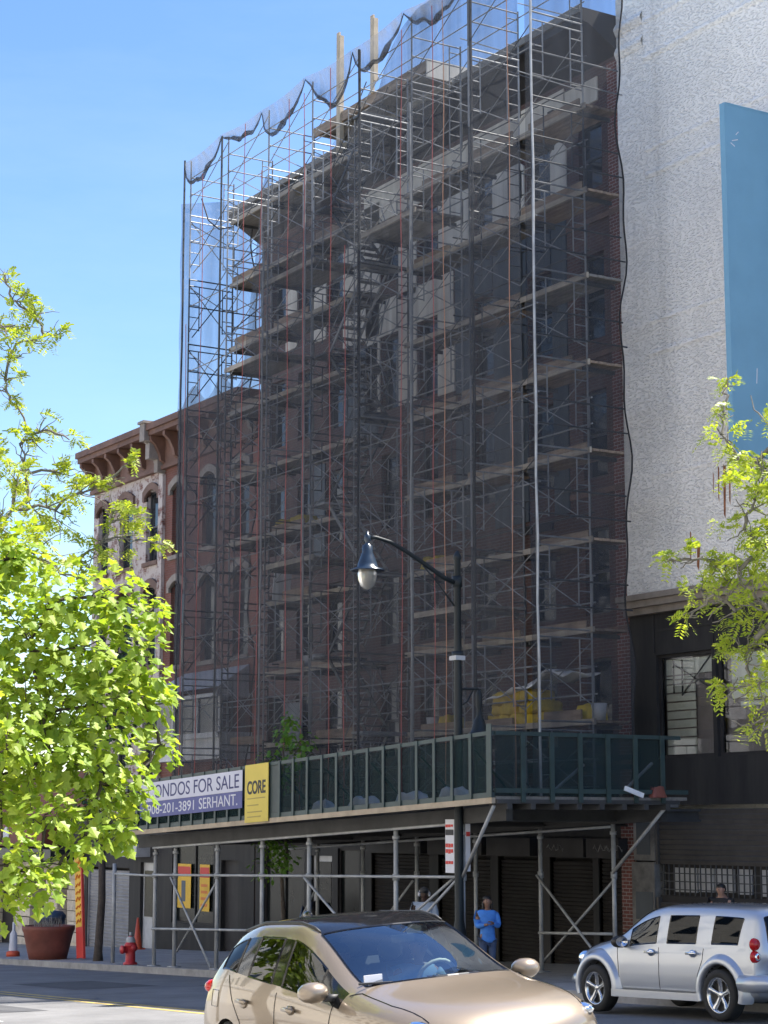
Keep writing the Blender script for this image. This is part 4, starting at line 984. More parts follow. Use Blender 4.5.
BV = {}
def drape(car, pts, d, r=.0045, name='panel_gap', mt='gloss_black'):
    """a dark shut line laid on the shell along d"""
    out = []; d = Vector(d)
    dense = []
    for a, b in zip(pts, pts[1:]):
        for k in range(8): dense.append(Vector(a).lerp(Vector(b), k/8))
    dense.append(Vector(pts[-1]))
    for p in dense:
        h = BV[car.name].ray_cast(p-d*3, d)
        if h[0] is not None: out.append(h[0]-d*.001)
    if len(out) > 2:
        m = MB(); m.tube(out, r, 4); m.build(name, MT[mt], car, local=True)
def car_shell(rows, cell_mat, arches, mats, names, parent, root_mat=0, ar=.37, yin=.55, subsurf=2):
    """rows[j][i] half body; mirrored, closed, smoothed, wheel wells cut; then split by material into named parts"""
    nj, ni = len(rows), len(rows[0]); bm = bmesh.new(); L = {}; Rr = {}
    for j in range(nj):
        for i in range(ni):
            x,y,z = rows[j][i]; L[j,i] = bm.verts.new((x,y,z)); Rr[j,i] = L[j,i] if j == 0 else bm.verts.new((x,-y,z))
    def face(vs, mi):
        try: f = bm.faces.new(vs); f.material_index = mi; f.smooth = True
        except ValueError: pass
    for j in range(nj-1):
        for i in range(ni-1):
            mi = cell_mat(j,i)
            face([L[j,i],L[j,i+1],L[j+1,i+1],L[j+1,i]], mi); face([Rr[j,i],Rr[j+1,i],Rr[j+1,i+1],Rr[j,i+1]], mi)
    for i in range(ni-1): face([L[nj-1,i],L[nj-1,i+1],Rr[nj-1,i+1],Rr[nj-1,i]], len(mats)-1)
    for e in (0, ni-1):
        for j in range(nj-1):
            a = [L[j,e],L[j+1,e],Rr[j+1,e],Rr[j,e]]; a = [v for k,v in enumerate(a) if v not in a[:k]]
            face(a if e == 0 else a[::-1], cell_mat(j,-1 if e == 0 else -2))
    bmesh.ops.recalc_face_normals(bm, faces=bm.faces)
    me = bpy.data.meshes.new('shell'); bm.to_mesh(me); bm.free()
    for m in mats: me.materials.append(MT[m])
    o = bpy.data.objects.new('shell', me); COL.objects.link(o)
    ss = o.modifiers.new('s','SUBSURF'); ss.levels = subsurf; ss.render_levels = subsurf
    n0 = len(evaluated(o, 'plain').polygons)
    for attempt in range(12):                     # the cut is retried with a slightly turned cutter until it holds
        cut = []
        for (cx,cz) in arches:
            for s in (1,-1):
                q = MB(); k = 32; b0,b1 = (yin,1.3) if s>0 else (-1.3,-yin); ph = .037+.029*attempt
                ring = [(cx+ar*math.cos(2*math.pi*t/k+ph), cz+ar*math.sin(2*math.pi*t/k+ph)) for t in range(k)]
                q.prism(ring, b0, b1, len(mats)-1); cm_ = q.mesh('cut', [MT[m] for m in mats])
                bb = bmesh.new(); bb.from_mesh(cm_); bmesh.ops.recalc_face_normals(bb, faces=bb.faces); bb.to_mesh(cm_); bb.free()
                c = bpy.data.objects.new('cut', cm_); COL.objects.link(c); cut.append(c)
                md = o.modifiers.new('b','BOOLEAN'); md.object = c; md.operation = 'DIFFERENCE'; md.solver = 'EXACT'
        bpy.context.view_layer.update()
        ev = evaluated(o, 'shell_final')
        for md in list(o.modifiers)[1:]: o.modifiers.remove(md)
        for c in cut: bpy.data.objects.remove(c)
        if len(ev.polygons) > n0*.8: break
    else: ev = evaluated(o, 'shell_final')
    bpy.data.objects.remove(o)
    from mathutils.bvhtree import BVHTree
    BV[parent.name] = BVHTree.FromPolygons([v.co.copy() for v in ev.vertices], [tuple(p.vertices) for p in ev.polygons])
    out = {}
    verts = [v.co.copy() for v in ev.vertices]
    grp = {}
    for p in ev.polygons:
        nm = names[p.material_index]
        side = ''
        if nm.startswith('side_'): side = 'L' if sum(verts[v].y for v in p.vertices) > 0 else 'R'
        grp.setdefault((p.material_index, side), []).append(tuple(p.vertices))
    pieces = []
    for (mi, side), fs in sorted(grp.items()):
        if names[mi] in ('body','underside','lower_cladding'): pieces.append((mi, side, fs)); continue
        par_ = {}
        def find(a):
            while par_.setdefault(a,a) != a: a = par_[a]
            return a
        for f in fs:
            for v in f[1:]: par_[find(v)] = find(f[0])
        sets = {}
        for f in fs: sets.setdefault(find(f[0]), []).append(f)
        for q in sets.values(): pieces.append((mi, side, q))
    for (mi, side, fs) in pieces:
        used = sorted({v for f in fs for v in f}); mp = {v:k for k,v in enumerate(used)}
        m2 = bpy.data.meshes.new(names[mi]); m2.from_pydata([verts[v] for v in used], [], [tuple(mp[v] for v in f) for f in fs])
        m2.materials.append(MT[mats[mi]]); m2.polygons.foreach_set('use_smooth', [True]*len(fs)); m2.update()
        nm = names[mi].replace('side_','')
        out[mi, side] = piece = link(nm, m2, parent)
        if 'window' in nm or nm == 'windscreen':           # rubber seal round the glass
            cnt = {}
            for f in fs:
                for a, b in zip(f, f[1:]+f[:1]): cnt[min(a,b),max(a,b)] = cnt.get((min(a,b),max(a,b)),0)+1
            q = MB()
            for (a, b), k in cnt.items():
                if k == 1: q.tube([verts[a], verts[b]], .010, 4, cap=False)
            q.build('window_seal', MT['gloss_black'], piece, local=True)
    return out
def wheel(par, x, y, r, w, s, spokes=5, rim='alloy'):
    """wheel (tyre) > rim; s=+1 on the left side"""
    m = MB(); h = w/2
    m.lathe([(r*.66,-h*.8),(r*.72,-h),(r*.93,-h),(r,-h*.72),(r,h*.72),(r*.93,h),(r*.72,h),(r*.66,h*.8)],(x,y,r),36,'y')
    wh_ = m.build('wheel', MT['tyre_rubber'], par, True, local=True)
    m = MB(); m.lathe([(r*.69,h*.95*s),(r*.64,h*.9*s),(r*.62,.2*h*s),(r*.62,-h*s)],(x,y,r),32,'y',0)
    m.lathe([(0,h*.12*s),(r*.63,h*.12*s)],(x,y,r),24,'y',1)
    m.lathe([(0,h*.72*s),(r*.10,h*.70*s),(r*.16,h*.55*s),(r*.16,h*.1*s)],(x,y,r),16,'y',0)
    for k in range(spokes):
        a = 2*math.pi*k/spokes+.3; c,sn = math.cos(a), math.sin(a)
        px,pz = -sn, c
        b = len(m.v)
        for (rr,ww,dd) in ((r*.1,r*.075,.62),(r*.4,r*.085,.66),(r*.66,r*.13,.9)):
            for q,dep in ((-ww,dd-.25),(-ww*.8,dd),(ww*.8,dd),(ww,dd-.25)):
                m.v.append((x+c*rr+px*q, y+h*dep*s, r+sn*rr+pz*q))
        for t in range(2):
            for q in range(3):
                m.f.append((b+t*4+q,b+t*4+q+1,b+t*4+4+q+1,b+t*4+4+q)); m.m.append(0)
    m.build('rim', [MT[rim],MT['rim_dark']], wh_, True, local=True)
def mirror_(par, x, y, z, s, paint):
    m = MB(); n=10
    prof = [(0,-.11),(.06,-.105),(.10,-.06),(.115,0),(.105,.07),(.07,.11),(0,.12)]
    b = len(m.v)
    rows = []
    for (f,sx) in ((-.07,.82),(-.04,1.0),(.02,.98),(.07,.72),(.095,.25)):
        rows.append([(x+f+.02*math.cos(2*math.pi*t/14)*0, y+s*(.13*sx*math.cos(2*math.pi*t/14)), z+.085*sx*math.sin(2*math.pi*t/14)) for t in range(14)])
    for r_ in rows: m.v += r_
    for i in range(len(rows)-1):
        for t in range(14): m.f.append((b+i*14+t,b+i*14+(t+1)%14,b+(i+1)*14+(t+1)%14,b+(i+1)*14+t)); m.m.append(0)
    m.f.append(tuple(b+t for t in range(14))); m.m.append(1); m.f.append(tuple(b+4*14+t for t in range(14))); m.m.append(0)
    m.beam((x+.03,y-s*.2,z-.05),(x+.01,y-s*.08,z-.05),.09,.05,2)
    m.build('wing_mirror', [MT[paint],MT['chrome'],MT['car_plastic']], par, True, local=True)
def blob(m, c, r, n=12, mi=0):
    b = len(m.v); k = n//2
    for i in range(k+1):
        t = math.pi*i/k
        for j in range(n):
            a = 2*math.pi*j/n; m.v.append((c[0]+r[0]*math.sin(t)*math.cos(a), c[1]+r[1]*math.sin(t)*math.sin(a), c[2]+r[2]*math.cos(t)))
    for i in range(k):
        for j in range(n): m.f.append((b+i*n+j,b+i*n+(j+1)%n,b+(i+1)*n+(j+1)%n,b+(i+1)*n+j)); m.m.append(mi)
def seats(par, xs, mt, w=.5):
    for x in xs:
        for y in (.38,-.38):
            m = MB(); m.box(x-.05,x+.45,y-w/2,y+w/2,.42,.60); m.beam((x-.05,y,.55),(x-.22,y,1.12),w,.13,0,(1,0,0))
            blob(m,(x-.25,y,1.24),(.07,.13,.1)); m.build('seat', MT[mt], par, True, local=True)

# --- tan crossover driving towards the camera
tan = thing('tan_crossover', 'tan crossover car with a black glass roof driving past in the sun', 'car', (-14.488,8.929,G(-14.488)+.035))
tan.rotation_euler = (.064, -.023, -.06)
X_ = lambda *a: list(a)
top = [(2.28,.60),(2.20,.93),(1.62,1.035),(1.06,1.085),(.66,1.32),(.20,1.53),(-.22,1.585),(-.34,1.59),(-1.0,1.575),(-1.14,1.565),(-1.86,1.475),(-2.12,1.12),(-2.20,.82),(-2.25,.5)]
rows = [
 [(x,0,z) for x,z in top],
 [(2.255,.38,.60),(2.16,.38,.925),(1.60,.42,1.03),(1.01,.42,1.08),(.60,.40,1.31),(.14,.38,1.52),(-.24,.38,1.575),(-.34,.38,1.58),(-1.0,.38,1.565),(-1.14,.38,1.555),(-1.84,.36,1.46),(-2.10,.40,1.11),(-2.18,.42,.82),(-2.23,.42,.5)],
 [(2.17,.64,.60),(2.06,.64,.905),(1.55,.70,1.005),(.88,.70,1.055),(.44,.665,1.285),(.0,.62,1.49),(-.28,.61,1.545),(-.36,.61,1.548),(-1.02,.605,1.535),(-1.16,.60,1.525),(-1.80,.55,1.43),(-2.04,.62,1.10),(-2.12,.68,.82),(-2.17,.68,.5)],
 [(2.06,.79,.60),(1.95,.79,.87),(1.48,.83,.965),(.82,.78,1.03),(.41,.72,1.25),(-.02,.672,1.445),(-.28,.662,1.497),(-.36,.66,1.50),(-1.04,.658,1.485),(-1.18,.655,1.468),(-1.62,.66,1.345),(-1.96,.70,1.10),(-2.07,.77,.82),(-2.12,.77,.5)],
 [(1.97,.86,.60),(1.86,.865,.80),(1.40,.90,.90),(.80,.895,.955),(.45,.895,.965),(.03,.895,.985),(-.28,.893,1.01),(-.36,.893,1.018),(-1.04,.875,1.09),(-1.18,.868,1.108),(-1.56,.83,1.21),(-1.88,.80,1.08),(-2.02,.84,.82),(-2.07,.84,.5)],
 [(1.95,.885,.52),(1.85,.905,.66),(1.40,.93,.72),(.80,.925,.74),(.45,.92,.75),(.03,.92,.76),(-.28,.92,.77),(-.36,.92,.77),(-1.04,.925,.80),(-1.18,.925,.82),(-1.60,.915,.86),(-1.88,.885,.84),(-1.98,.87,.70),(-2.04,.86,.42)],
 [(1.95,.86,.36),(1.85,.90,.38),(1.40,.925,.38),(.80,.905,.38),(.45,.90,.38),(.03,.90,.38),(-.28,.90,.38),(-.36,.90,.38),(-1.04,.905,.38),(-1.18,.91,.38),(-1.60,.91,.38),(-1.88,.88,.38),(-1.96,.86,.38),(-2.0,.85,.36)],
 [(1.93,.80,.24),(1.84,.84,.22),(1.40,.86,.22),(.80,.86,.22),(.45,.86,.22),(.03,.86,.22),(-.28,.86,.22),(-.36,.86,.22),(-1.04,.86,.22),(-1.18,.86,.22),(-1.60,.86,.22),(-1.88,.84,.24),(-1.95,.82,.25),(-1.98,.8,.28)]]
mats = ['tan_shell','windscreen','tinted_glass','tinted_glass','dark_glass','gloss_black','gloss_black','dark_glass','car_plastic']
names = ['body','windscreen','side_front_window','side_rear_window','side_quarter_window','roof_panel','pillar_trim','rear_window','lower_cladding']
def cm(j,i):
    if i < 0: return 8 if j >= 5 else 0
    if j <= 1:
        if i in (3,4): return 1
        if 5 <= i <= 9: return 5
        if i == 10: return 7
    if j == 3:
        if i in (4,5): return 2
        if i in (3,6,8): return 6
        if i == 7: return 3
        if i == 9: return 4
    if j >= 6: return 8
    return 0
car_shell(rows, cm, [(1.37,.36),(-1.34,.36)], mats, names, tan)
for x in (1.37,-1.34):
    for s in (1,-1): wheel(tan, x, s*.80, .352, .225, s)
for s in (1,-1): mirror_(tan, .66, s*1.0, 1.06, s, 'tan_paint')
for s in (1,-1):
    m = MB()
    m.tube([(.0,s*.585,1.485),(-.1,s*.585,1.515),(-.35,s*.58,1.548),(-1.1,s*.575,1.535),(-1.65,s*.535,1.455)], [.008,.014,.018,.018,.010], 6)
    m.build('roof_rail', MT['car_plastic'], tan, True, local=True)
m = MB(); blob(m,(-1.45,0,1.545),(.09,.03,.045)); m.build('aerial_fin', MT['gloss_black'], tan, True, local=True)
for s in (1,-1):
    m = MB(); blob(m,(1.79,s*.72,.83),(.24,.10,.06)); h_ = m.build('headlight', MT['lens_clear'], tan, True, local=True)
    m = MB(); blob(m,(1.79,s*.72,.825),(.21,.075,.045)); m.build('reflector', MT['alloy'], h_, True, local=True)
    m = MB(); blob(m,(-1.90,s*.775,.97),(.12,.085,.065)); m.build('tail_light', MT['lens_red'], tan, True, local=True)
    for x in (.0,-.95):
        m = MB(); m.beam((x-.10,s*.935,.885+(.02 if x<-.5 else 0)),(x+.10,s*.935,.875+(.02 if x<-.5 else 0)),.03,.032); blob(m,(x-.01,s*.91,.875),(.07,.02,.04)); m.build('door_handle', MT['tan_paint'], tan, True, local=True)
    for pts in ([(.74,0,.965),(.70,0,.75),(.66,0,.42)],[(-.32,0,1.00),(-.33,0,.75),(-.34,0,.42)],[(-1.36,0,1.10),(-1.22,0,.90),(-1.05,0,.72),(-.98,0,.45)],[(.66,0,.42),(-.98,0,.42)]): drape(tan, pts, (0,-s,0))
    drape(tan, [(1.00,s*.74,0),(1.5,s*.745,0),(1.95,s*.68,0)], (0,0,-1)); drape(tan, [(1.0,s*.745,0),(.90,s*.80,0)], (0,0,-1))
    drape(tan, [(-1.55,0,.96),(-1.72,0,.96),(-1.72,0,.82),(-1.55,0,.82),(-1.55,0,.96)], (0,-s,0), .0035) if s < 0 else None
m = MB(); m.box(2.14,2.235,-.52,.52,.48,.74); m.build('grille', MT['gloss_black'], tan, local=True)
m = MB()
for k,y in enumerate((.5,-.12)): m.tube([(1.05,y-.06,1.085),(.98,y-.35,1.105),(.95,y-.62,1.115)], .010, 5)
m.build('wiper', MT['car_plastic'], tan, local=True)
m = MB(); m.box(.45,.98,-.66,.66,.80,.99); m.box(.30,.6,-.64,.64,.72,.95); m.build('dashboard', MT['seat_fabric'], tan, local=True)
m = MB(); c = Vector((.22,.37,1.0)); pts = [c+Vector((.07*math.sin(t)*1.0,.19*math.cos(t),.175*math.sin(t))) for t in [2*math.pi*k/20 for k in range(21)]]
m.tube(pts,.018,6); m.beam((.22,.19,1.0),(.22,.55,1.0),.03,.04); m.build('steering_wheel', MT['seat_pale'], tan, True, local=True)
seats(tan, (-.35,-1.15), 'seat_pale'); 
m = MB(); m.box(.33,.36,-.11,.11,1.36,1.42); m.build('rear_view_mirror', MT['car_plastic'], tan, local=True)
m = MB(); m.box(.885,.90,-.66,-.50,1.11,1.17); m.build('windscreen_sticker', MT['paper'], tan, local=True)

# --- silver wagon parked at the far kerb
sil = thing('silver_wagon', 'silver retro styled wagon parked at the kerb facing left', 'car', (-21.75,18.52,G(-21.75)+.02))
sil.rotation_euler = (0, .034, 3.136)
top = [(2.20,.55),(2.12,.90),(1.62,1.02),(1.12,1.09),(.82,1.33),(.46,1.55),(.0,1.60),(-.07,1.605),(-.96,1.605),(-1.03,1.60),(-1.98,1.565),(-2.10,1.52),(-2.20,1.05),(-2.25,.6)]
rows = [
 [(x,0,z) for x,z in top],
 [(2.17,.38,.55),(2.08,.38,.89),(1.60,.40,1.01),(1.08,.42,1.075),(.77,.41,1.32),(.42,.40,1.535),(.0,.40,1.585),(-.07,.40,1.59),(-.96,.40,1.59),(-1.03,.40,1.585),(-1.97,.40,1.55),(-2.08,.40,1.505),(-2.16,.42,1.05),(-2.22,.42,.6)],
 [(2.06,.60,.55),(1.96,.58,.86),(1.50,.60,.975),(.96,.67,1.045),(.62,.65,1.29),(.28,.63,1.50),(-.03,.62,1.55),(-.09,.62,1.555),(-.97,.62,1.555),(-1.05,.62,1.55),(-1.94,.62,1.52),(-2.03,.61,1.46),(-2.12,.64,1.04),(-2.18,.66,.6)],
 [(1.98,.70,.55),(1.88,.68,.82),(1.44,.70,.93),(.94,.735,1.0),(.60,.70,1.25),(.26,.675,1.425),(-.02,.665,1.492),(-.09,.665,1.497),(-.97,.665,1.497),(-1.06,.665,1.49),(-1.86,.675,1.46),(-1.98,.68,1.35),(-2.06,.72,1.03),(-2.12,.74,.6)],
 [(1.93,.76,.55),(1.84,.745,.72),(1.42,.77,.84),(.92,.80,.935),(.60,.80,.94),(.24,.80,.945),(-.02,.80,.95),(-.09,.80,.95),(-.97,.80,.955),(-1.06,.80,.955),(-1.78,.80,.965),(-1.92,.80,.97),(-2.01,.80,.95),(-2.08,.80,.6)],
 [(1.92,.785,.50),(1.83,.785,.62),(1.42,.80,.68),(.92,.81,.70),(.60,.815,.70),(.24,.815,.70),(-.02,.815,.70),(-.09,.815,.70),(-.97,.815,.70),(-1.06,.815,.70),(-1.78,.815,.70),(-1.92,.81,.70),(-2.0,.81,.70),(-2.06,.81,.5)],
 [(1.95,.80,.36),(1.84,.80,.36),(1.42,.80,.34),(.92,.80,.34),(.60,.80,.34),(.24,.80,.34),(-.02,.80,.34),(-.09,.80,.34),(-.97,.80,.34),(-1.06,.80,.34),(-1.78,.80,.34),(-1.92,.80,.36),(-2.02,.80,.38),(-2.08,.80,.4)],
 [(1.92,.74,.24),(1.84,.74,.22),(1.42,.74,.2),(.92,.74,.2),(.60,.74,.2),(.24,.74,.2),(-.02,.74,.2),(-.09,.74,.2),(-.97,.74,.2),(-1.06,.74,.2),(-1.78,.74,.2),(-1.92,.74,.24),(-2.0,.74,.28),(-2.04,.74,.32)]]
rows = [[(x,y,z if z < .96 else .96+(z-.96)*.88) for x,y,z in r_] for r_ in rows]
mats = ['silver_shell','windscreen','tinted_glass','dark_glass','dark_glass','silver_shell','silver_shell','dark_glass','silver_shell','car_plastic']
names = ['body','windscreen','side_front_window','side_rear_window','side_quarter_window','body','body','rear_window','body','underside']
def cm(j,i):
    if i < 0: return 0
    if j <= 1:
        if i in (3,4): return 1
        if i == 11: return 7
    if j == 3:
        if i in (4,5): return 2
        if i == 7: return 3
        if i == 9: return 4
    return 0
car_shell(rows, cm, [(1.34,.345),(-1.37,.345)], mats, names, sil, ar=.385, yin=.5)
for x in (1.34,-1.37):
    for s in (1,-1): wheel(sil, x, s*.775, .335, .215, s)
def fender(par, cx, s, x_len, r0=.385, r1=.50, y0=.79, out=.885, name='fender', a0=-18, a1=198):
    """bulging wing swept round the wheel opening"""
    m = MB(); n = 22; idx = []
    for k in range(n+1):
        a = R(a0+(a1-a0)*k/n); c, sn = math.cos(a), math.sin(a); ring = []
        for (rr,yy) in ((r0,y0-.1),(r0,out-.01),(r0+.02,out),(r0+.10,out-.008),(r1-.01,out-.05),(r1+.05,y0-.01),(r1+.05,y0-.06)):
            z = .345+rr*sn*(1.0 if sn>0 else .8)
            ring.append((cx+rr*c*x_len, s*yy, max(.23,z)))
        idx.append(ring)
    b = len(m.v)
    for r_ in idx: m.v += r_
    w_ = len(idx[0])
    for k in range(n):
        for q in range(w_-1): m.f.append((b+k*w_+q,b+k*w_+q+1,b+(k+1)*w_+q+1,b+(k+1)*w_+q)); m.m.append(0)
    o = m.build(name, MT['silver_paint'], par, True, local=True)
    ss = o.modifiers.new('s','SUBSURF'); ss.levels = 1; ss.render_levels = 1
for s in (1,-1):
    fender(sil, 1.34, s, 1.0); fender(sil, -1.37, s, 1.0)
    m = MB(); m.slab(-.95,.95,s*.85-.03,s*.85+.03,.24,.24,.10); m.build('running_board', MT['silver_paint'], sil, local=True)
    mirror_(sil, .70, s*.90, 1.0, s, 'car_plastic')
    for x in (.10,-.80):
        m = MB(); m.beam((x-.10,s*.845,.865),(x+.10,s*.845,.865),.03,.035); blob(m,(x,s*.815,.86),(.075,.02,.05)); m.build('door_handle', MT['chrome'], sil, True, local=True)
    for pts in ([(.88,0,.93),(.86,0,.70),(.84,0,.36)],[(-.055,0,.93),(-.06,0,.70),(-.05,0,.36)],[(-1.01,0,.93),(-.99,0,.78),(-.88,0,.58),(-.84,0,.36)]): drape(sil, pts, (0,-s,0), .005)
    drape(sil, [(1.05,s*.66,0),(1.5,s*.59,0),(1.95,s*.53,0)], (0,0,-1), .005)
    for z,mt in ((1.0,'lens_red'),(.84,'chrome')):
        m = MB(); m.lathe([(0,.035),(.055,.03),(.075,.01),(.085,-.03)],(-2.03,s*.765,z),16,'x')
        for k in range(len(m.v)): x,y,zz = m.v[k]; m.v[k] = (-2.03-(x+2.03), y, zz)
        t_ = m.build('tail_light', MT['lens_red'], sil, True, local=True)
        if mt == 'chrome':
            m = MB(); m.lathe([(.03,.045),(.05,.045),(.05,.03)],(-2.03,s*.765,z),14,'x')
            for k in range(len(m.v)): x,y,zz = m.v[k]; m.v[k] = (-2.03-(x+2.03), y, zz)
            m.build('lens_ring', MT['chrome'], t_, True, local=True)
    m = MB(); blob(m,(1.86,s*.60,.74),(.17,.11,.12)); m.build('headlight', MT['lens_clear'], sil, True, local=True)
    m = MB(); m.box(-1.98,-1.86,s*.835-.012,s*.835+.012,.50,.60); m.build('side_marker', MT['lens_red'], sil, local=True)
m = MB()
for z0,z1,x0,x1 in ((.42,.60,-2.30,-2.02),):
    m.tube([(-1.80,.83,.50),(-2.10,.80,.50),(-2.24,.55,.50),(-2.28,0,.50),(-2.24,-.55,.50),(-2.10,-.80,.50),(-1.80,-.83,.50)], .115, 10)
m.build('rear_bumper', MT['silver_paint'], sil, True, local=True)
m = MB(); m.tube([(1.72,.76,.45),(1.92,.72,.45),(2.10,.48,.45),(2.16,0,.45),(2.10,-.48,.45),(1.92,-.72,.45),(1.72,-.76,.45)], .10, 10); m.build('front_bumper', MT['silver_paint'], sil, True, local=True)
seats(sil, (-.2,-1.0), 'seat_fabric', .46)
m = MB(); m.box(.45,.9,-.6,.6,.75,.98); m.build('dashboard', MT['car_plastic'], sil, local=True)
m = MB(); c = Vector((.28,.36,1.0)); m.tube([c+Vector((.07*math.sin(t),.18*math.cos(t),.17*math.sin(t))) for t in [2*math.pi*k/18 for k in range(19)]],.016,6); m.build('steering_wheel', MT['car_plastic'], sil, True, local=True)

# ------------------------------------------------------------------ people
def skinmesh(name, pts, edges, rad, levels=2, root=0):
    me = bpy.data.meshes.new(name); me.from_pydata(pts, edges, [])
    o = bpy.data.objects.new(name, me); COL.objects.link(o)
    o.modifiers.new('k','SKIN')
    for i, v in enumerate(me.skin_vertices[0].data):
        r = rad[i]; v.radius = r if isinstance(r, tuple) else (r, r); v.use_root = (i == root)
    s = o.modifiers.new('s','SUBSURF'); s.levels = levels; s.render_levels = levels
    bpy.context.view_layer.update()
    ev = evaluated(o, name); bpy.data.objects.remove(o)
    return ev
def chain(P, E, Rr, start, pts):
    prev = start
    for p, r in pts:
        P.append(p); Rr.append(r); E.append((prev, len(P)-1)); prev = len(P)-1
    return prev
def skin_m(name, col):
    m = bpy.data.materials.new(name); nt,N,L,b = nodes_of(m); b.inputs['Base Color'].default_value = (*col,1); b.inputs['Roughness'].default_value = .5; b.inputs['Subsurface Weight'].default_value = .08; MT[name] = m
skin_m('skin_dark', (.075,.042,.03)); skin_m('skin_brown', (.22,.12,.08)); skin_m('skin_mid', (.36,.21,.15))
mat('cloth_blue', (.06,.22,.62), .8, var=.25, scale=6); mat('cloth_pale', (.50,.58,.72), .8, var=.2, scale=7); mat('denim', (.05,.075,.14), .85, var=.25, scale=8)
mat('cloth_black', (.014,.014,.016), .8, var=.3, scale=6); mat('hair_black', (.012,.010,.009), .5, var=.3, scale=12); mat('cap_grey', (.05,.05,.055), .8, var=.2); mat('cloth_sky', (.30,.46,.66), .8, var=.2, scale=6)
def person(label, loc, face, h, skin, shirt, trousers, hair, arms, female=False, seated=False, group=None, cap=False, phones=False, sleeve=True):
    """arms = [(elbow, wrist), (elbow, wrist)] for +y and -y sides, metres for a 1.75 m figure facing +x"""
    t = thing('person', label, 'person', loc, group); k = h/1.75
    sw = .165 if female else .19; hw = .095
    P, E, Q = [(0,0,.95)], [], [(.115,.15)]
    lean = -.03
    nk = chain(P,E,Q,0,[((.0,0,1.10),(.105,.135)),((lean*.3,0,1.28),(.115,.15)),((lean*.6,0,1.41),(.10,.14)),((lean*.5,0,1.49),.058),((.01,0,1.555),.055)])
    chain(P,E,Q,nk,[((.025,0,1.60),.075),((.03,0,1.66),(.088,.078)),((.02,0,1.715),(.072,.066))])
    hands = []
    for s,(el,wr) in zip((1,-1),arms):
        sh_ = chain(P,E,Q,3,[((lean*.6,s*sw,1.425),.062)])
        e_ = chain(P,E,Q,sh_,[((lean*.6+(el[0])*.5,s*(sw+.02)+(el[1]-s*sw)*.4,(1.40+el[2])/2),.048),(el,.041),(((el[0]+wr[0])/2,(el[1]+wr[1])/2,(el[2]+wr[2])/2),.038),(wr,.027)])
        d = (Vector(wr)-Vector(el)).normalized(); side = d.cross(Vector((0,0,1))); side = side.normalized() if side.length > .1 else Vector((1,0,0))
        pm_ = chain(P,E,Q,e_,[(tuple(Vector(wr)+d*.05),(.032,.018))])
        hands.append((Vector(wr),d,side,s))
    if seated:
        legs = [((.10,.095,.93),(.42,.12,.93),(.50,.12,.50),(.60,.12,.47))]
    else:
        legs = [((.0,.09,.86),(.02,.095,.50),(-.01,.10,.09),(.12,.115,.035))]
    for s in (1,-1):
        a,b,c,d = [(x,y*s,z) for x,y,z in legs[0]]
        chain(P,E,Q,0,[(a,.095),(((a[0]+b[0])/2,(a[1]+b[1])/2,(a[2]+b[2])/2),.078),(b,.057),(((b[0]*.6+c[0]*.4),b[1],(b[2]*.6+c[2]*.4)),.056),(c,.038),(d,.035)])
    me = skinmesh('body', P, E, Q)
    # fingers, nose, ears joined into the one body mesh
    bm = bmesh.new(); bm.from_mesh(me)
    for wr,d,side,s in hands:
        up = side.cross(d).normalized()
        for f,(o_,l_) in enumerate(((-.026,.062),(-.009,.075),(.009,.070),(.026,.055),(.038,.045))):
            th = f == 4
            b0 = wr+d*(.035 if th else .06)+side*o_*.9
            b1 = b0+d*l_*.55+side*(.02 if th else 0); b2 = b1+d*l_*.4-up*l_*.3
            q = MB(); q.tube([b0,b1,b2],[.010,.009,.007],5); mm = q.mesh('f', []) ; bm.from_mesh(mm); bpy.data.meshes.remove(mm)
    q = MB(); blob(q,(.118,0,1.645),(.018,.013,.022),8); blob(q,(.025,.082,1.645),(.02,.012,.03),8); blob(q,(.025,-.082,1.645),(.02,.012,.03),8)
    q.tube([(.098,-.022,1.608),(.106,0,1.607),(.098,.022,1.608)],.007,5)
    mm = q.mesh('f',[]); bm.from_mesh(mm); bpy.data.meshes.remove(mm)
    bm.to_mesh(me); bm.free()
    me.materials.clear(); me.materials.append(MT[skin]); me.polygons.foreach_set('use_smooth',[True]*len(me.polygons))
    rot = Matrix.Rotation(face,4,'Z') @ Matrix.Scale(k,4)
    def put(name, mesh, m_):
        mesh.transform(rot); mesh.materials.clear(); mesh.materials.append(MT[m_]); mesh.polygons.foreach_set('use_smooth',[True]*len(mesh.polygons)); return link(name, mesh, t)
    put('body', me, skin)
    q = MB()
    for s in (1,-1): blob(q,(.098,s*.031,1.665),(.006,.011,.005),8)
    put('eyes', q.mesh('eyes',[]), 'hair_black')
    # shirt
    P, E, Q = [(0,0,.80)], [], [(.16,.195)]
    P.append((0,0,.92)); Q.append((.15,.18)); E.append((0,1))
    chain(P,E,Q,1,[((.0,0,1.10),(.125,.155)),((lean*.3,0,1.28),(.135,.17)),((lean*.6,0,1.42),(.13,.185)),((lean*.5,0,1.49),(.075,.085))])
    for s,(el,wr) in zip((1,-1),arms):
        a = chain(P,E,Q,4,[((lean*.6,s*sw,1.43),.088)])
        pts = [((lean*.6+el[0]*.5,s*(sw+.02)+(el[1]-s*sw)*.4,(1.40+el[2])/2),.084),(el,.068)]
        if sleeve: pts += [(((el[0]+wr[0])/2,(el[1]+wr[1])/2,(el[2]+wr[2])/2),.055),(tuple(Vector(el).lerp(Vector(wr),.88)),.045)]
        chain(P,E,Q,a,pts)
    put('shirt', skinmesh('shirt',P,E,Q), shirt)
    P, E, Q = [(0,0,.97)], [], [(.13,.165)]
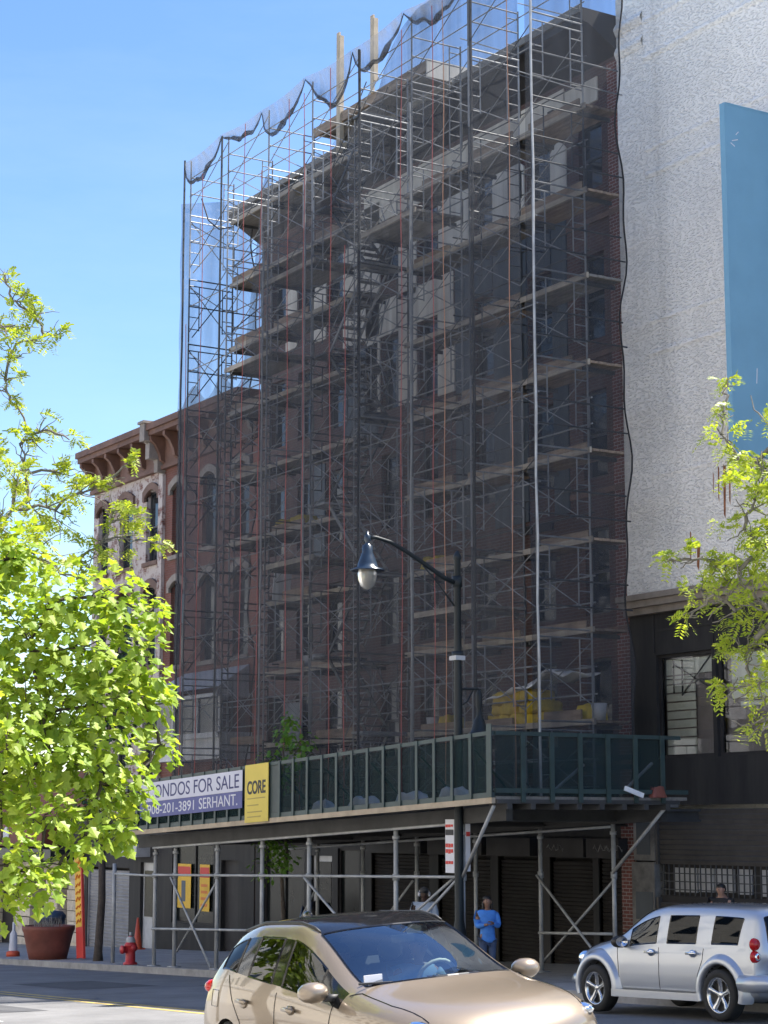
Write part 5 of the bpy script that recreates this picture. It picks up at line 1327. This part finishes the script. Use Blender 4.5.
    for s in (1,-1):
        a,b,c,d = [(x,y*s,z) for x,y,z in legs[0]]
        chain(P,E,Q,0,[(a,.108),(((a[0]+b[0])/2,(a[1]+b[1])/2,(a[2]+b[2])/2),.09),(b,.070),(((b[0]+c[0])/2,b[1],(b[2]+c[2])/2),.066),((c[0],c[1],c[2]+.02),.060)])
    put('trousers', skinmesh('trousers',P,E,Q), trousers)
    q = MB()
    for s in (1,-1):
        d = legs[0][3]; blob(q,(d[0]-.03,d[1]*s,d[2]+.005),(.13,.048,.045),10)
    put('shoes', q.mesh('shoes',[]), 'cloth_black')
    q = MB()
    if hair == 'long':
        blob(q,(-.035,0,1.715),(.095,.093,.062),14); blob(q,(-.055,0,1.60),(.070,.100,.13),14); blob(q,(-.06,.05,1.47),(.05,.06,.13),10); blob(q,(-.06,-.05,1.47),(.05,.06,.13),10); blob(q,(.0,.090,1.56),(.04,.025,.12),10); blob(q,(.0,-.090,1.56),(.04,.025,.12),10)
    else:
        blob(q,(.0,0,1.695),(.095,.088,.07),14); blob(q,(-.03,0,1.655),(.075,.088,.075),14)
    put('hair', q.mesh('hair',[]), 'hair_black')
    if cap:
        q = MB(); blob(q,(.012,0,1.715),(.112,.098,.07),16); q.box(.06,.20,-.075,.075,1.703,1.716); put('cap', q.mesh('cap',[]), 'cap_grey')
    if phones:
        q = MB()
        for s in (1,-1): blob(q,(.02,s*.102,1.645),(.042,.03,.052),12)
        q.tube([(.02,.103*math.cos(a),1.66+.118*math.sin(a)) for a in [math.pi*i/12 for i in range(13)]],.009,6)
        put('headphones', q.mesh('headphones',[]), 'paper')
    return t
DOWN = [((-.02,.24,1.14),(.08,.25,.90)),((-.02,-.24,1.14),(.08,-.25,.90))]
CHEST = [((.03,.22,1.16),(.22,.06,1.24)),((.03,-.22,1.16),(.22,-.05,1.20))]
def towards_cam(x, y, d=0): return math.atan2(-y, -x)+d
person('man in a grey cap with white headphones and pale shirt under the shed', (-32.15,20.5,G(-32.15)+.15), towards_cam(-32,20.5,.1), 1.66, 'skin_dark','cloth_pale','denim','short', DOWN, cap=True, phones=True)
wt = person('woman in a bright blue top with long dark hair by the corner post', (-28.95,19.78,G(-28.95)+.15), towards_cam(-28.95,19.8,.15), 1.50, 'skin_brown','cloth_blue','denim','long', CHEST, female=True)
person('person in black clothing standing behind the silver wagon', (-27.6,24.0,G(-27.6)+.15), towards_cam(-27.6,24,-.5), 1.64, 'skin_mid','cloth_black','cloth_black','short', DOWN)
WHEEL = [((.20,.22,1.16),(.50,.12,1.24)),((.20,-.22,1.16),(.48,-.12,1.22))]
def in_car(car, lx, ly, lz):
    M = car.matrix_basis if False else (Matrix.Translation(car.location) @ car.rotation_euler.to_matrix().to_4x4())
    return M @ Vector((lx,ly,lz))
p = in_car(tan,-.30,.37,-.33); person('driver in a light blue shirt at the wheel of the tan car', tuple(p), -.06, 1.70, 'skin_mid','cloth_sky','denim','short', WHEEL, seated=True)
p = in_car(tan,-.32,-.38,-.35); person('passenger in a blue shirt beside the driver of the tan car', tuple(p), -.06, 1.70, 'skin_brown','cloth_sky','denim','short', [((.12,.24,1.12),(.34,.12,1.06)),((.12,-.24,1.12),(.34,-.12,1.06))], seated=True)
# ------------------------------------------------------------------ trees
def basis(d):
    d = d.normalized(); a = Vector((0,0,1)) if abs(d.z) < .9 else Vector((1,0,0)); s = d.cross(a).normalized(); return d, s, s.cross(d)
HALF = [(.10,.36),(.36,.25),(.50,.50),(.66,.24)]
def maple_leaf(m, p, d, nrm, L_):
    d = d.normalized(); s = d.cross(nrm).normalized(); n = s.cross(d)
    b = len(m.v); A = [p, p+d*L_]
    for sg in (1,-1):
        for u,v in HALF: A.append(p+d*(u*L_)+s*(sg*v*L_)-n*(abs(v)*.18*L_)-Vector((0,0,1))*(u*u*.15*L_))
    m.v += [tuple(a) for a in A]
    m.f += [(b,b+2,b+3,b+4,b+5,b+1),(b,b+1,b+9,b+8,b+7,b+6)]; m.m += [0,0]
def spray(m, p, d, L_, lw, n=6, droop=.5):
    """a compound leaf: paired leaflets along a drooping stalk"""
    d, s, u = basis(d); r = random.uniform(0,6.28); s2 = s*math.cos(r)+u*math.sin(r); 
    up = Vector((0,0,1)); s2 = (s2-up*s2.dot(up)*.7).normalized()
    for k in range(n):
        t = (k+.6)/n; c = p+d*(L_*t)-up*(droop*L_*t*t)
        for sg in (1,-1):
            q = (s2*sg+d*.45+Vector((random.uniform(-.2,.2),random.uniform(-.2,.2),random.uniform(-.35,.15)))).normalized()
            e = d*.5*lw; b = len(m.v); L2 = lw*2.6*(1-.4*abs(t-.5))
            m.v += [tuple(c), tuple(c+q*L2*.5+e), tuple(c+q*L2), tuple(c+q*L2*.5-e)]; m.f.append((b,b+1,b+2,b+3)); m.m.append(0)
def limb(m, a, b, r0, r1, n=5, wob=.12, sag=0.):
    a = Vector(a); b = Vector(b); L_ = (b-a).length; pts = []
    for i in range(n+1):
        t = i/n; w_ = wob*L_*math.sin(math.pi*t)*.5
        pts.append(a.lerp(b,t)+Vector((random.uniform(-w_,w_),random.uniform(-w_,w_),random.uniform(-w_,w_)+sag*L_*math.sin(math.pi*t))))
    m.tube(pts, [r0+(r1-r0)*i/n for i in range(n+1)], 6, cap=False); return pts
def tree(name, label, base, fork, blobs, leaf, bark, r, fill, twigs=3, group=None, trunk_top=None):
    t = thing(name, label, 'tree', base, group)
    w_ = MB(); f = Vector(fork); bs = Vector(base)
    w_.tube([bs-Vector((0,0,.1)), bs+Vector((0,0,.25)), bs.lerp(f,.5)+Vector((.04,.03,0)), f], [r*1.5,r*1.1,r,r*.85], 10)
    top = Vector(trunk_top) if trunk_top else f+Vector((0,0,1.2))
    spine = limb(w_, f, top, r*.85, r*.3, 6, .06)
    crown = MB()
    nodes = [p.copy() for p in spine]
    for (x,y,z,rr) in sorted(blobs, key=lambda q: (Vector(q[:3])-f).length):
        c = Vector((x,y,z)); nb = min(nodes, key=lambda p: (p-c).length + (0 if p.z < c.z+.2 else .6))
        th = max(.004, min(r*.45, (.12+.28*rr)*r))
        pts = limb(w_, nb, c, th, th*.45, 5, .16, .06); nodes += [p.copy() for p in pts[2:]]
        for k in range(twigs):
            e = c+Vector((random.gauss(0,1),random.gauss(0,1),random.gauss(.2,.8))).normalized()*rr*random.uniform(.6,1.05)
            limb(w_, pts[random.randint(2,5)], e, th*.4, .003, 4, .2)
        fill(crown, c, rr)
    w_.build('trunk', MT[bark], t, True); crown.build('crown', MT[leaf], t)
    return t
def rdir(): return Vector((random.gauss(0,1),random.gauss(0,1),random.gauss(0,1))).normalized()
def fill_maple(den, lo, hi):
    def fn(m, c, rr):
        for k in range(int(den*rr*rr)+14):
            o = rdir(); p = c+o*rr*(random.random()**.45)*random.choice((1,1,1,1.12)); d = (o*.8+Vector((0,0,-.75))+rdir()*.5)
            n = (Vector((0,0,1))+o*.55+rdir()*.45); maple_leaf(m, p, d, n, random.uniform(lo,hi))
    return fn
def fill_locust(den, L_, lw, droop=.4):
    def fn(m, c, rr):
        k = int(den*rr*rr)+5; cl = max(2, k//7)
        for q in range(cl):                            # sprays stand in tufts along the twigs
            o = rdir(); o.z *= .7; p = c+o*rr*random.random()**.5
            for j in range(7):
                d = (o*.5+rdir()+Vector((0,0,.12))); spray(m, p+rdir()*.04, d, L_*random.uniform(.6,1.1), lw*random.uniform(.8,1.15), 6, droop)
    return fn
MAPLE = [(-19.18,7.25,4.63,0.45),(-18.56,7.45,4.16,0.5),(-18.37,7.92,4.17,0.42),(-18.38,8.37,4.07,0.28),(-18.66,7.19,3.75,0.55),(-18.27,7.62,3.64,0.55),(-18.26,8.16,3.56,0.42),(-18.87,6.62,3.94,0.6),(-18.83,6.74,3.14,0.7),(-18.44,7.22,3.13,0.55),(-18.23,7.72,3.09,0.55),(-18.42,8.3,3.17,0.35),(-18.52,8.55,3.28,0.22),(-18.42,8.53,2.71,0.24),(-18.17,7.34,2.63,0.5),(-18.17,7.87,2.54,0.45),(-18.69,7.13,2.44,0.5),(-18.27,8.14,2.2,0.3),(-18.13,7.71,2.14,0.38),(-18.12,7.98,1.85,0.22),(-17.98,7.55,1.8,0.3),(-17.94,7.11,2.0,0.35),(-17.98,6.75,2.71,0.35),(-17.76,6.75,1.57,0.35),(-17.77,6.99,1.34,0.28),(-18.28,6.78,2.14,0.3),(-18.89,6.58,2.34,0.7),(-19.04,7.03,4.6,0.3),(-19.42,6.58,4.61,0.5),(-17.91,6.62,1.2,0.3),(-17.98,7.29,1.52,0.15)]
LOCUSTL = [(-21.61,7.87,8.39,0.2),(-21.58,7.96,8.08,0.35),(-21.48,8.22,7.91,0.35),(-21.38,8.47,7.68,0.2),(-21.56,8.01,7.54,0.3),(-21.48,8.22,7.61,0.25),(-21.6,7.91,7.1,0.3),(-20.63,7.65,7.52,0.3),(-21.57,7.97,6.86,0.2),(-21.53,8.09,6.33,0.35),(-21.43,8.36,6.52,0.3),(-21.34,8.59,6.04,0.35),(-21.48,8.22,5.67,0.5),(-20.91,8.31,5.48,0.5),(-20.85,8.71,5.74,0.35),(-20.77,8.92,5.87,0.22),(-20.58,9.09,6.07,0.12),(-20.74,8.98,5.52,0.3),(-20.69,8.84,5.15,0.3),(-20.55,9.16,5.15,0.22),(-20.43,9.42,5.12,0.1),(-20.62,7.67,4.94,0.5),(-20.48,8.03,4.83,0.5),(-20.8,8.58,4.91,0.35),(-20.59,7.75,5.85,0.4),(-20.75,8.7,4.56,0.2),(-20.66,7.56,5.27,0.5),(-21.25,7.39,6.15,0.7),(-21.3,7.25,7.32,0.6),(-21.28,7.32,4.99,0.7),(-21.32,8.63,6.41,0.2),(-20.53,8.96,5.37,0.25)]
LOCUSTR = [(-9.35,8.3,4.74,0.07),(-9.29,8.21,4.49,0.09),(-9.23,8.13,4.34,0.12),(-9.16,8.21,4.17,0.13),(-8.98,8.26,4.09,0.15),(-8.95,8.14,3.88,0.16),(-9.0,8.09,3.7,0.16),(-9.12,7.95,3.51,0.2),(-9.22,7.84,3.52,0.13),(-9.29,7.75,3.51,0.06),(-8.95,8.0,3.44,0.22),(-8.84,8.11,3.56,0.25),(-9.05,7.88,3.29,0.18),(-9.18,7.88,3.33,0.1),(-8.97,7.97,3.19,0.18),(-8.87,8.08,3.25,0.22),(-9.23,7.83,3.16,0.08),(-8.89,8.05,3.01,0.16),(-8.94,8.01,2.89,0.16),(-8.88,8.07,2.76,0.2),(-8.98,7.96,2.71,0.12),(-8.92,8.02,2.49,0.12),(-9.08,7.99,2.73,0.08),(-8.69,8.27,3.86,0.5),(-8.67,8.3,3.24,0.5),(-8.72,8.24,2.76,0.4),(-8.9,8.49,4.42,0.35),(-8.86,8.09,2.52,0.1)]
MAPLE = [(x,y,z,r*.92) for x,y,z,r in MAPLE]
tree('maple_tree', 'bushy bright green maple with big leaves, low in the left foreground', (-19.35,6.35,G(-19.35)+.15), (-19.2,6.45,1.5), MAPLE, 'maple_leaf', 'bark', .09, fill_maple(800,.09,.15), 4, trunk_top=(-19.05,6.7,4.4))
tree('locust_tree', 'airy yellow green locust tree with thin branches above the maple', (-22.3,6.6,G(-22.3)+.15), (-22.2,6.7,3.6), LOCUSTL, 'locust_leaf', 'bark_pale', .10, fill_locust(260,.15,.025), 6, trunk_top=(-21.8,7.2,8.3))
tree('locust_tree', 'leafy locust branches reaching in front of the blue blade sign', (-7.6,8.05-.75,G(-7.6)+.15), (-7.7,7.5,2.2), LOCUSTR, 'locust_leaf', 'bark_pale', .08, fill_locust(1050,.085,.0145,.7), 4, trunk_top=(-8.3,8.0,4.3))
tree('street_tree', 'small green tree growing up through the sidewalk shed', (-39.3,21.3,G(-39.3)+.15), (-39.3,21.3,.2), [(-39.2,21.3,3.95,.36),(-38.75,21.25,3.45,.36),(-39.7,21.2,3.25,.42),(-38.4,21.3,3.7,.3),(-39.25,21.2,2.95,.4),(-39.95,21.2,2.8,.3),(-39.0,21.3,4.25,.22),(-39.3,21.1,1.55,.42),(-39.75,21.1,.95,.38),(-38.9,21.1,1.2,.34),(-39.9,21.2,1.5,.32)], 'street_leaf', 'bark', .06, fill_maple(330,.09,.14), 2, trunk_top=(-39.25,21.25,3.6))
tree('street_tree', 'dark leaved street tree with a straight trunk behind the maple', (-47.4,20.33,G(-47.4)+.15), (-47.35,20.35,1.6), [(-46.9,20.7,6.2,.6),(-47.0,20.6,4.6,.7),(-47.2,20.8,7.0,.45),(-47.2,20.4,3.2,.6),(-46.75,20.8,5.3,.5),(-47.8,20.3,5.6,.7),(-48.3,20.1,4.4,.7),(-47.9,20.2,2.6,.5),(-47.3,20.3,1.9,.4)], 'dark_leaf', 'bark', .10, fill_maple(260,.10,.17), 3, trunk_top=(-47.2,20.6,6.4))

# ------------------------------------------------------------------ pavement furniture
hx, hy = -44.08, 19.74; g = G(hx)+.15
h = thing('fire_hydrant', 'red fire hydrant with a pale cap at the kerb', 'fire hydrant', (hx,hy,g))
m = MB(); m.lathe([(0,0),(.17,0),(.17,.05),(.12,.07),(.115,.42),(.145,.44),(.145,.49),(.12,.50),(.11,.58),(.07,.66),(0,.69)],(hx,hy,g),16); m.build('barrel', MT['red_paint'], h, True)
m = MB(); m.lathe([(.03,.69),(.035,.76),(0,.77)],(hx,hy,g),6); m.lathe([(.115,.50),(.118,.56),(.10,.62),(.075,.662)],(hx,hy,g),16); m.build('bonnet', MT['galv_dull'], h, True)
for s in (1,-1):
    m = MB(); m.lathe([(.065,0),(.065,.09*s),(.08,.09*s),(.08,.13*s),(0,.14*s)],(hx+.10*s,hy,g+.40),12,'x'); m.build('nozzle_cap', MT['red_paint'], h, True)
m = MB(); m.lathe([(.08,0),(.08,-.09),(.1,-.09),(.1,-.14),(0,-.15)],(hx,hy-.10,g+.36),14,'y'); m.build('nozzle_cap', MT['red_paint'], h, True)
def cone(x, y, hgt, label, band=False):
    g = G(x)+.15; t = thing('traffic_cone', label, 'traffic cone', (x,y,g))
    m = MB(); m.box(x-.18,x+.18,y-.18,y+.18,g+.003,g+.04); m.build('base', MT['cone_orange'], t)
    m = MB(); m.lathe([(.14,.04),(.03,hgt),(0,hgt)],(x,y,g),16); m.build('body', MT['cone_orange'], t, True)
    if band:
        m = MB(); m.lathe([(.115,.3*hgt),(.075,.62*hgt)],(x,y,g),16); m.build('collar', MT['paper'], t, True)
cone(-55.76,25.2,.95,'tall plain orange traffic cone beside the white shop door')
x,y = -53.58,20.39; g = G(x)+.15
t = thing('delineator_post', 'white bottle shaped delineator with an orange base near the planter', 'delineator', (x,y,g))
m = MB(); m.lathe([(0,0),(.19,0),(.19,.12),(.12,.16),(0,.16)],(x,y,g),16); m.build('base', MT['cone_orange'], t, True)
m = MB(); m.lathe([(.12,.16),(.10,.62),(.04,.72),(.035,.95),(0,.96)],(x,y,g),16); m.build('body', MT['paper'], t, True)
x,y = -50.12,20.05; g = G(x)+.15
t = thing('planter', 'big round terracotta coloured planter at the kerb', 'planter', (x,y,g))
m = MB(); m.lathe([(0,0),(.50,0),(.56,.25),(.66,.70),(.70,.78),(.70,.88),(.63,.88),(.60,.74),(0,.74)],(x,y,g),28); m.build('pot', MT['terracotta'], t, True)
m = MB(); m.lathe([(0,.80),(.3,.80),(.6,.76)],(x,y,g),20); m.build('soil', MT['soil'], t, True)
m = MB()
for k in range(140):
    a = random.uniform(0,6.28); r_ = random.uniform(0,.4); p = Vector((x+r_*math.cos(a),y+r_*math.sin(a),g+.78)); e = p+Vector((random.gauss(0,.12),random.gauss(0,.12),random.uniform(.1,.42)))
    s = Vector((.008,.004,0)); m.poly([p-s,p+s,e])
tag(m.build('dry_plant', MT['patched_concrete']), 'dry brown stalks growing in the round planter', 'plant')
def bin_(x,y,hh,w_,mt,label):
    g = G(x)+.15; t = thing('litter_bin', label, 'bin', (x,y,g))
    m = MB(); m.lathe([(0,0),(w_*.9,0),(w_,hh*.85),(w_*.96,hh*.85),(0,hh*.84)],(x,y,g),18); m.build('body', MT[mt], t, True)
    m = MB(); m.lathe([(w_*1.06,hh*.84),(w_*1.08,hh*.9),(w_*.8,hh),(0,hh*1.03)],(x,y,g),18); m.build('lid', MT[mt], t, True)
bin_(-52.3,20.9,1.05,.36,'plastic_black','black litter bin between the delineator and the planter')
bin_(-56.2,22.6,1.2,.38,'bin_blue','dark blue bin on the pavement further back')
bin_(-54.4,19.75,1.5,.34,'bag_black','tall black bin at the kerb, leftmost of the three bins')
x,y = -48.75,20.45; g = G(x)+.15
t = thing('advertising_flag', 'tall leaning orange and yellow advertising board by the planter', 'sign', (x,y,g))
M4 = Matrix.Translation((x,y,g)) @ Matrix.Rotation(R(-7),4,'Y')
def flagbox(name, mt, x0,x1,y0,y1,z0,z1):
    m = MB(); m.box(x0,x1,y0,y1,z0,z1); m.v = [tuple(M4 @ Vector(v)) for v in m.v]; m.build(name, MT[mt], t)
flagbox('panel','poster_yellow',-.30,.12,-.02,.02,.85,2.75); flagbox('lower_panel','poster_red',-.30,.12,-.021,.021,.05,.849); flagbox('edge','poster_red',.121,.19,-.03,.03,.02,2.8)
m = MB()
for k in range(9):
    z = .95+k*.19; m.tube([(-.22,-.03,z),(-.1,-.03,z+.09+random.uniform(-.03,.03)),(.0,-.03,z+.02),(.07,-.03,z+.1)],.022,4)
m.v = [tuple(M4 @ Vector(v)) for v in m.v]; m.build('lettering', MT['poster_orange'], t)
for k,(x,y,lab) in enumerate(((-42.3,23.9,'big black rubbish bag under the shed, upper one of the heap'),(-41.6,24.0,'black rubbish bag slumped against the shutters, right one of the heap'))):
    g = G(x)+.15
    lump('rubbish_bag', lab, 'rubbish bag', 'bag_black', x-.5,x+.45,y-.4,y+.5,g,g+(1.5 if k==0 else 1.0),12,40+k,'rubbish bags under the shed',.35)

# ------------------------------------------------------------------ unseen buildings opposite, added pale and tall to reflect and bounce sunlight
mat('cream_render', (.76,.71,.62), .85, var=.12); mat('grey_render', (.66,.65,.62), .85, var=.12)
def across(name, label, x0, x1, h, mt):
    t = thing(name, label, 'building', ((x0+x1)/2,-6,G(x0)))
    q = MB(); q.box(x0,x1,-16,-6,G(x0)-1,h); q.build('wall', MT[mt], t)
    q = MB(); q.box(x0,x1,-6,-5.6,h-.5,h+.15); q.box(x0,x1,-6,-5.8,3.4,3.8); q.build('cornice', MT['white_frame'], t)
    n = int((x1-x0)/3)
    for i in range(n):
        for z in [4.6+3.2*j for j in range(int((h-5.5)/3.2)+1)]:
            a = x0+(i+.5)*(x1-x0)/n
            q = MB(); q.box(a-.6,a+.6,-6.0,-5.95,z,z+1.9); q.build('window', MT['pane_dark'], t)
across('corner_building', 'cream building across the street, mirrored in the shop windows', -62, -24, 19.5, 'cream_render')
across('corner_building', 'taller grey building across the street, beyond the cream one in the reflections', -125, -62.1, 21, 'grey_render')
across('corner_building', 'white trimmed building across the street, nearest the viewer in the reflections', -23.9, 18, 18, 'cream_render')

# ------------------------------------------------------------------ light, sky, camera
EL = R(60); sx, sy = .27, .963
wd = bpy.data.worlds.new('World'); scene.world = wd; wd.use_nodes = True
nt = wd.node_tree; bg = nt.nodes['Background']; sk = nt.nodes.new('ShaderNodeTexSky')
sk.sky_type = 'NISHITA'; sk.sun_disc = False; sk.sun_elevation = EL; sk.sun_rotation = math.atan2(sx, sy)
sk.air_density = 1.0; sk.dust_density = .15; sk.ozone_density = 1.3; sk.altitude = 20
hs = nt.nodes.new('ShaderNodeHueSaturation'); hs.inputs['Saturation'].default_value = 1.2; hs.inputs['Hue'].default_value = .508
nt.links.new(sk.outputs[0], hs.inputs['Color']); tc = nt.nodes.new('ShaderNodeTexCoord'); mp_ = nt.nodes.new('ShaderNodeMapping'); mp_.inputs['Scale'].default_value = (1.2,1.2,5); mp_.inputs['Rotation'].default_value = (.12,.2,.5)
nt.links.new(tc.outputs['Generated'], mp_.inputs[0])
nz = nt.nodes.new('ShaderNodeTexNoise'); nz.inputs['Scale'].default_value = 2.2; nz.inputs['Detail'].default_value = 8; nz.inputs['Roughness'].default_value = .62; nt.links.new(mp_.outputs[0], nz.inputs['Vector'])
mr = nt.nodes.new('ShaderNodeMapRange'); mr.inputs[1].default_value = .48; mr.inputs[2].default_value = .82; mr.inputs[4].default_value = .09; nt.links.new(nz.outputs['Fac'], mr.inputs[0])
cl_ = nt.nodes.new('ShaderNodeMix'); cl_.data_type = 'RGBA'; cl_.inputs[7].default_value = (5.2,5.6,6.0,1); nt.links.new(mr.outputs[0], cl_.inputs[0]); nt.links.new(hs.outputs[0], cl_.inputs[6])
nt.links.new(cl_.outputs[2], bg.inputs[0]); bg.inputs[1].default_value = .092
su = bpy.data.lights.new('sun','SUN'); su.energy = 5; su.angle = R(.53); su.color = (1,.95,.87)
so = bpy.data.objects.new('sun', su); COL.objects.link(so)
so.rotation_euler = Vector((-sx*math.cos(EL), -sy*math.cos(EL), -math.sin(EL))).to_track_quat('-Z','Y').to_euler(); so.location = (0,0,40)
cam = bpy.data.cameras.new('camera'); co = bpy.data.objects.new('camera', cam); COL.objects.link(co)
cam.sensor_fit = 'VERTICAL'; cam.sensor_height = 36; cam.lens = 1950/1024*36; cam.clip_start = .1; cam.clip_end = 4000
th = math.atan(313/1950); S_, C_ = .52053, .85385
co.location = (0,0,1.9)
co.rotation_euler = Vector((-C_*math.cos(th), S_*math.cos(th), math.sin(th))).to_track_quat('-Z','Y').to_euler()
scene.camera = co
vs = scene.view_settings; vs.view_transform = 'Standard'; vs.look = 'None'; vs.gamma = 1; vs.use_curve_mapping = False; vs.exposure = 1.52
cy = scene.cycles; cy.transparent_max_bounces = 24; cy.max_bounces = 8; cy.use_denoising = True
cy.caustics_reflective = False; cy.caustics_refractive = False
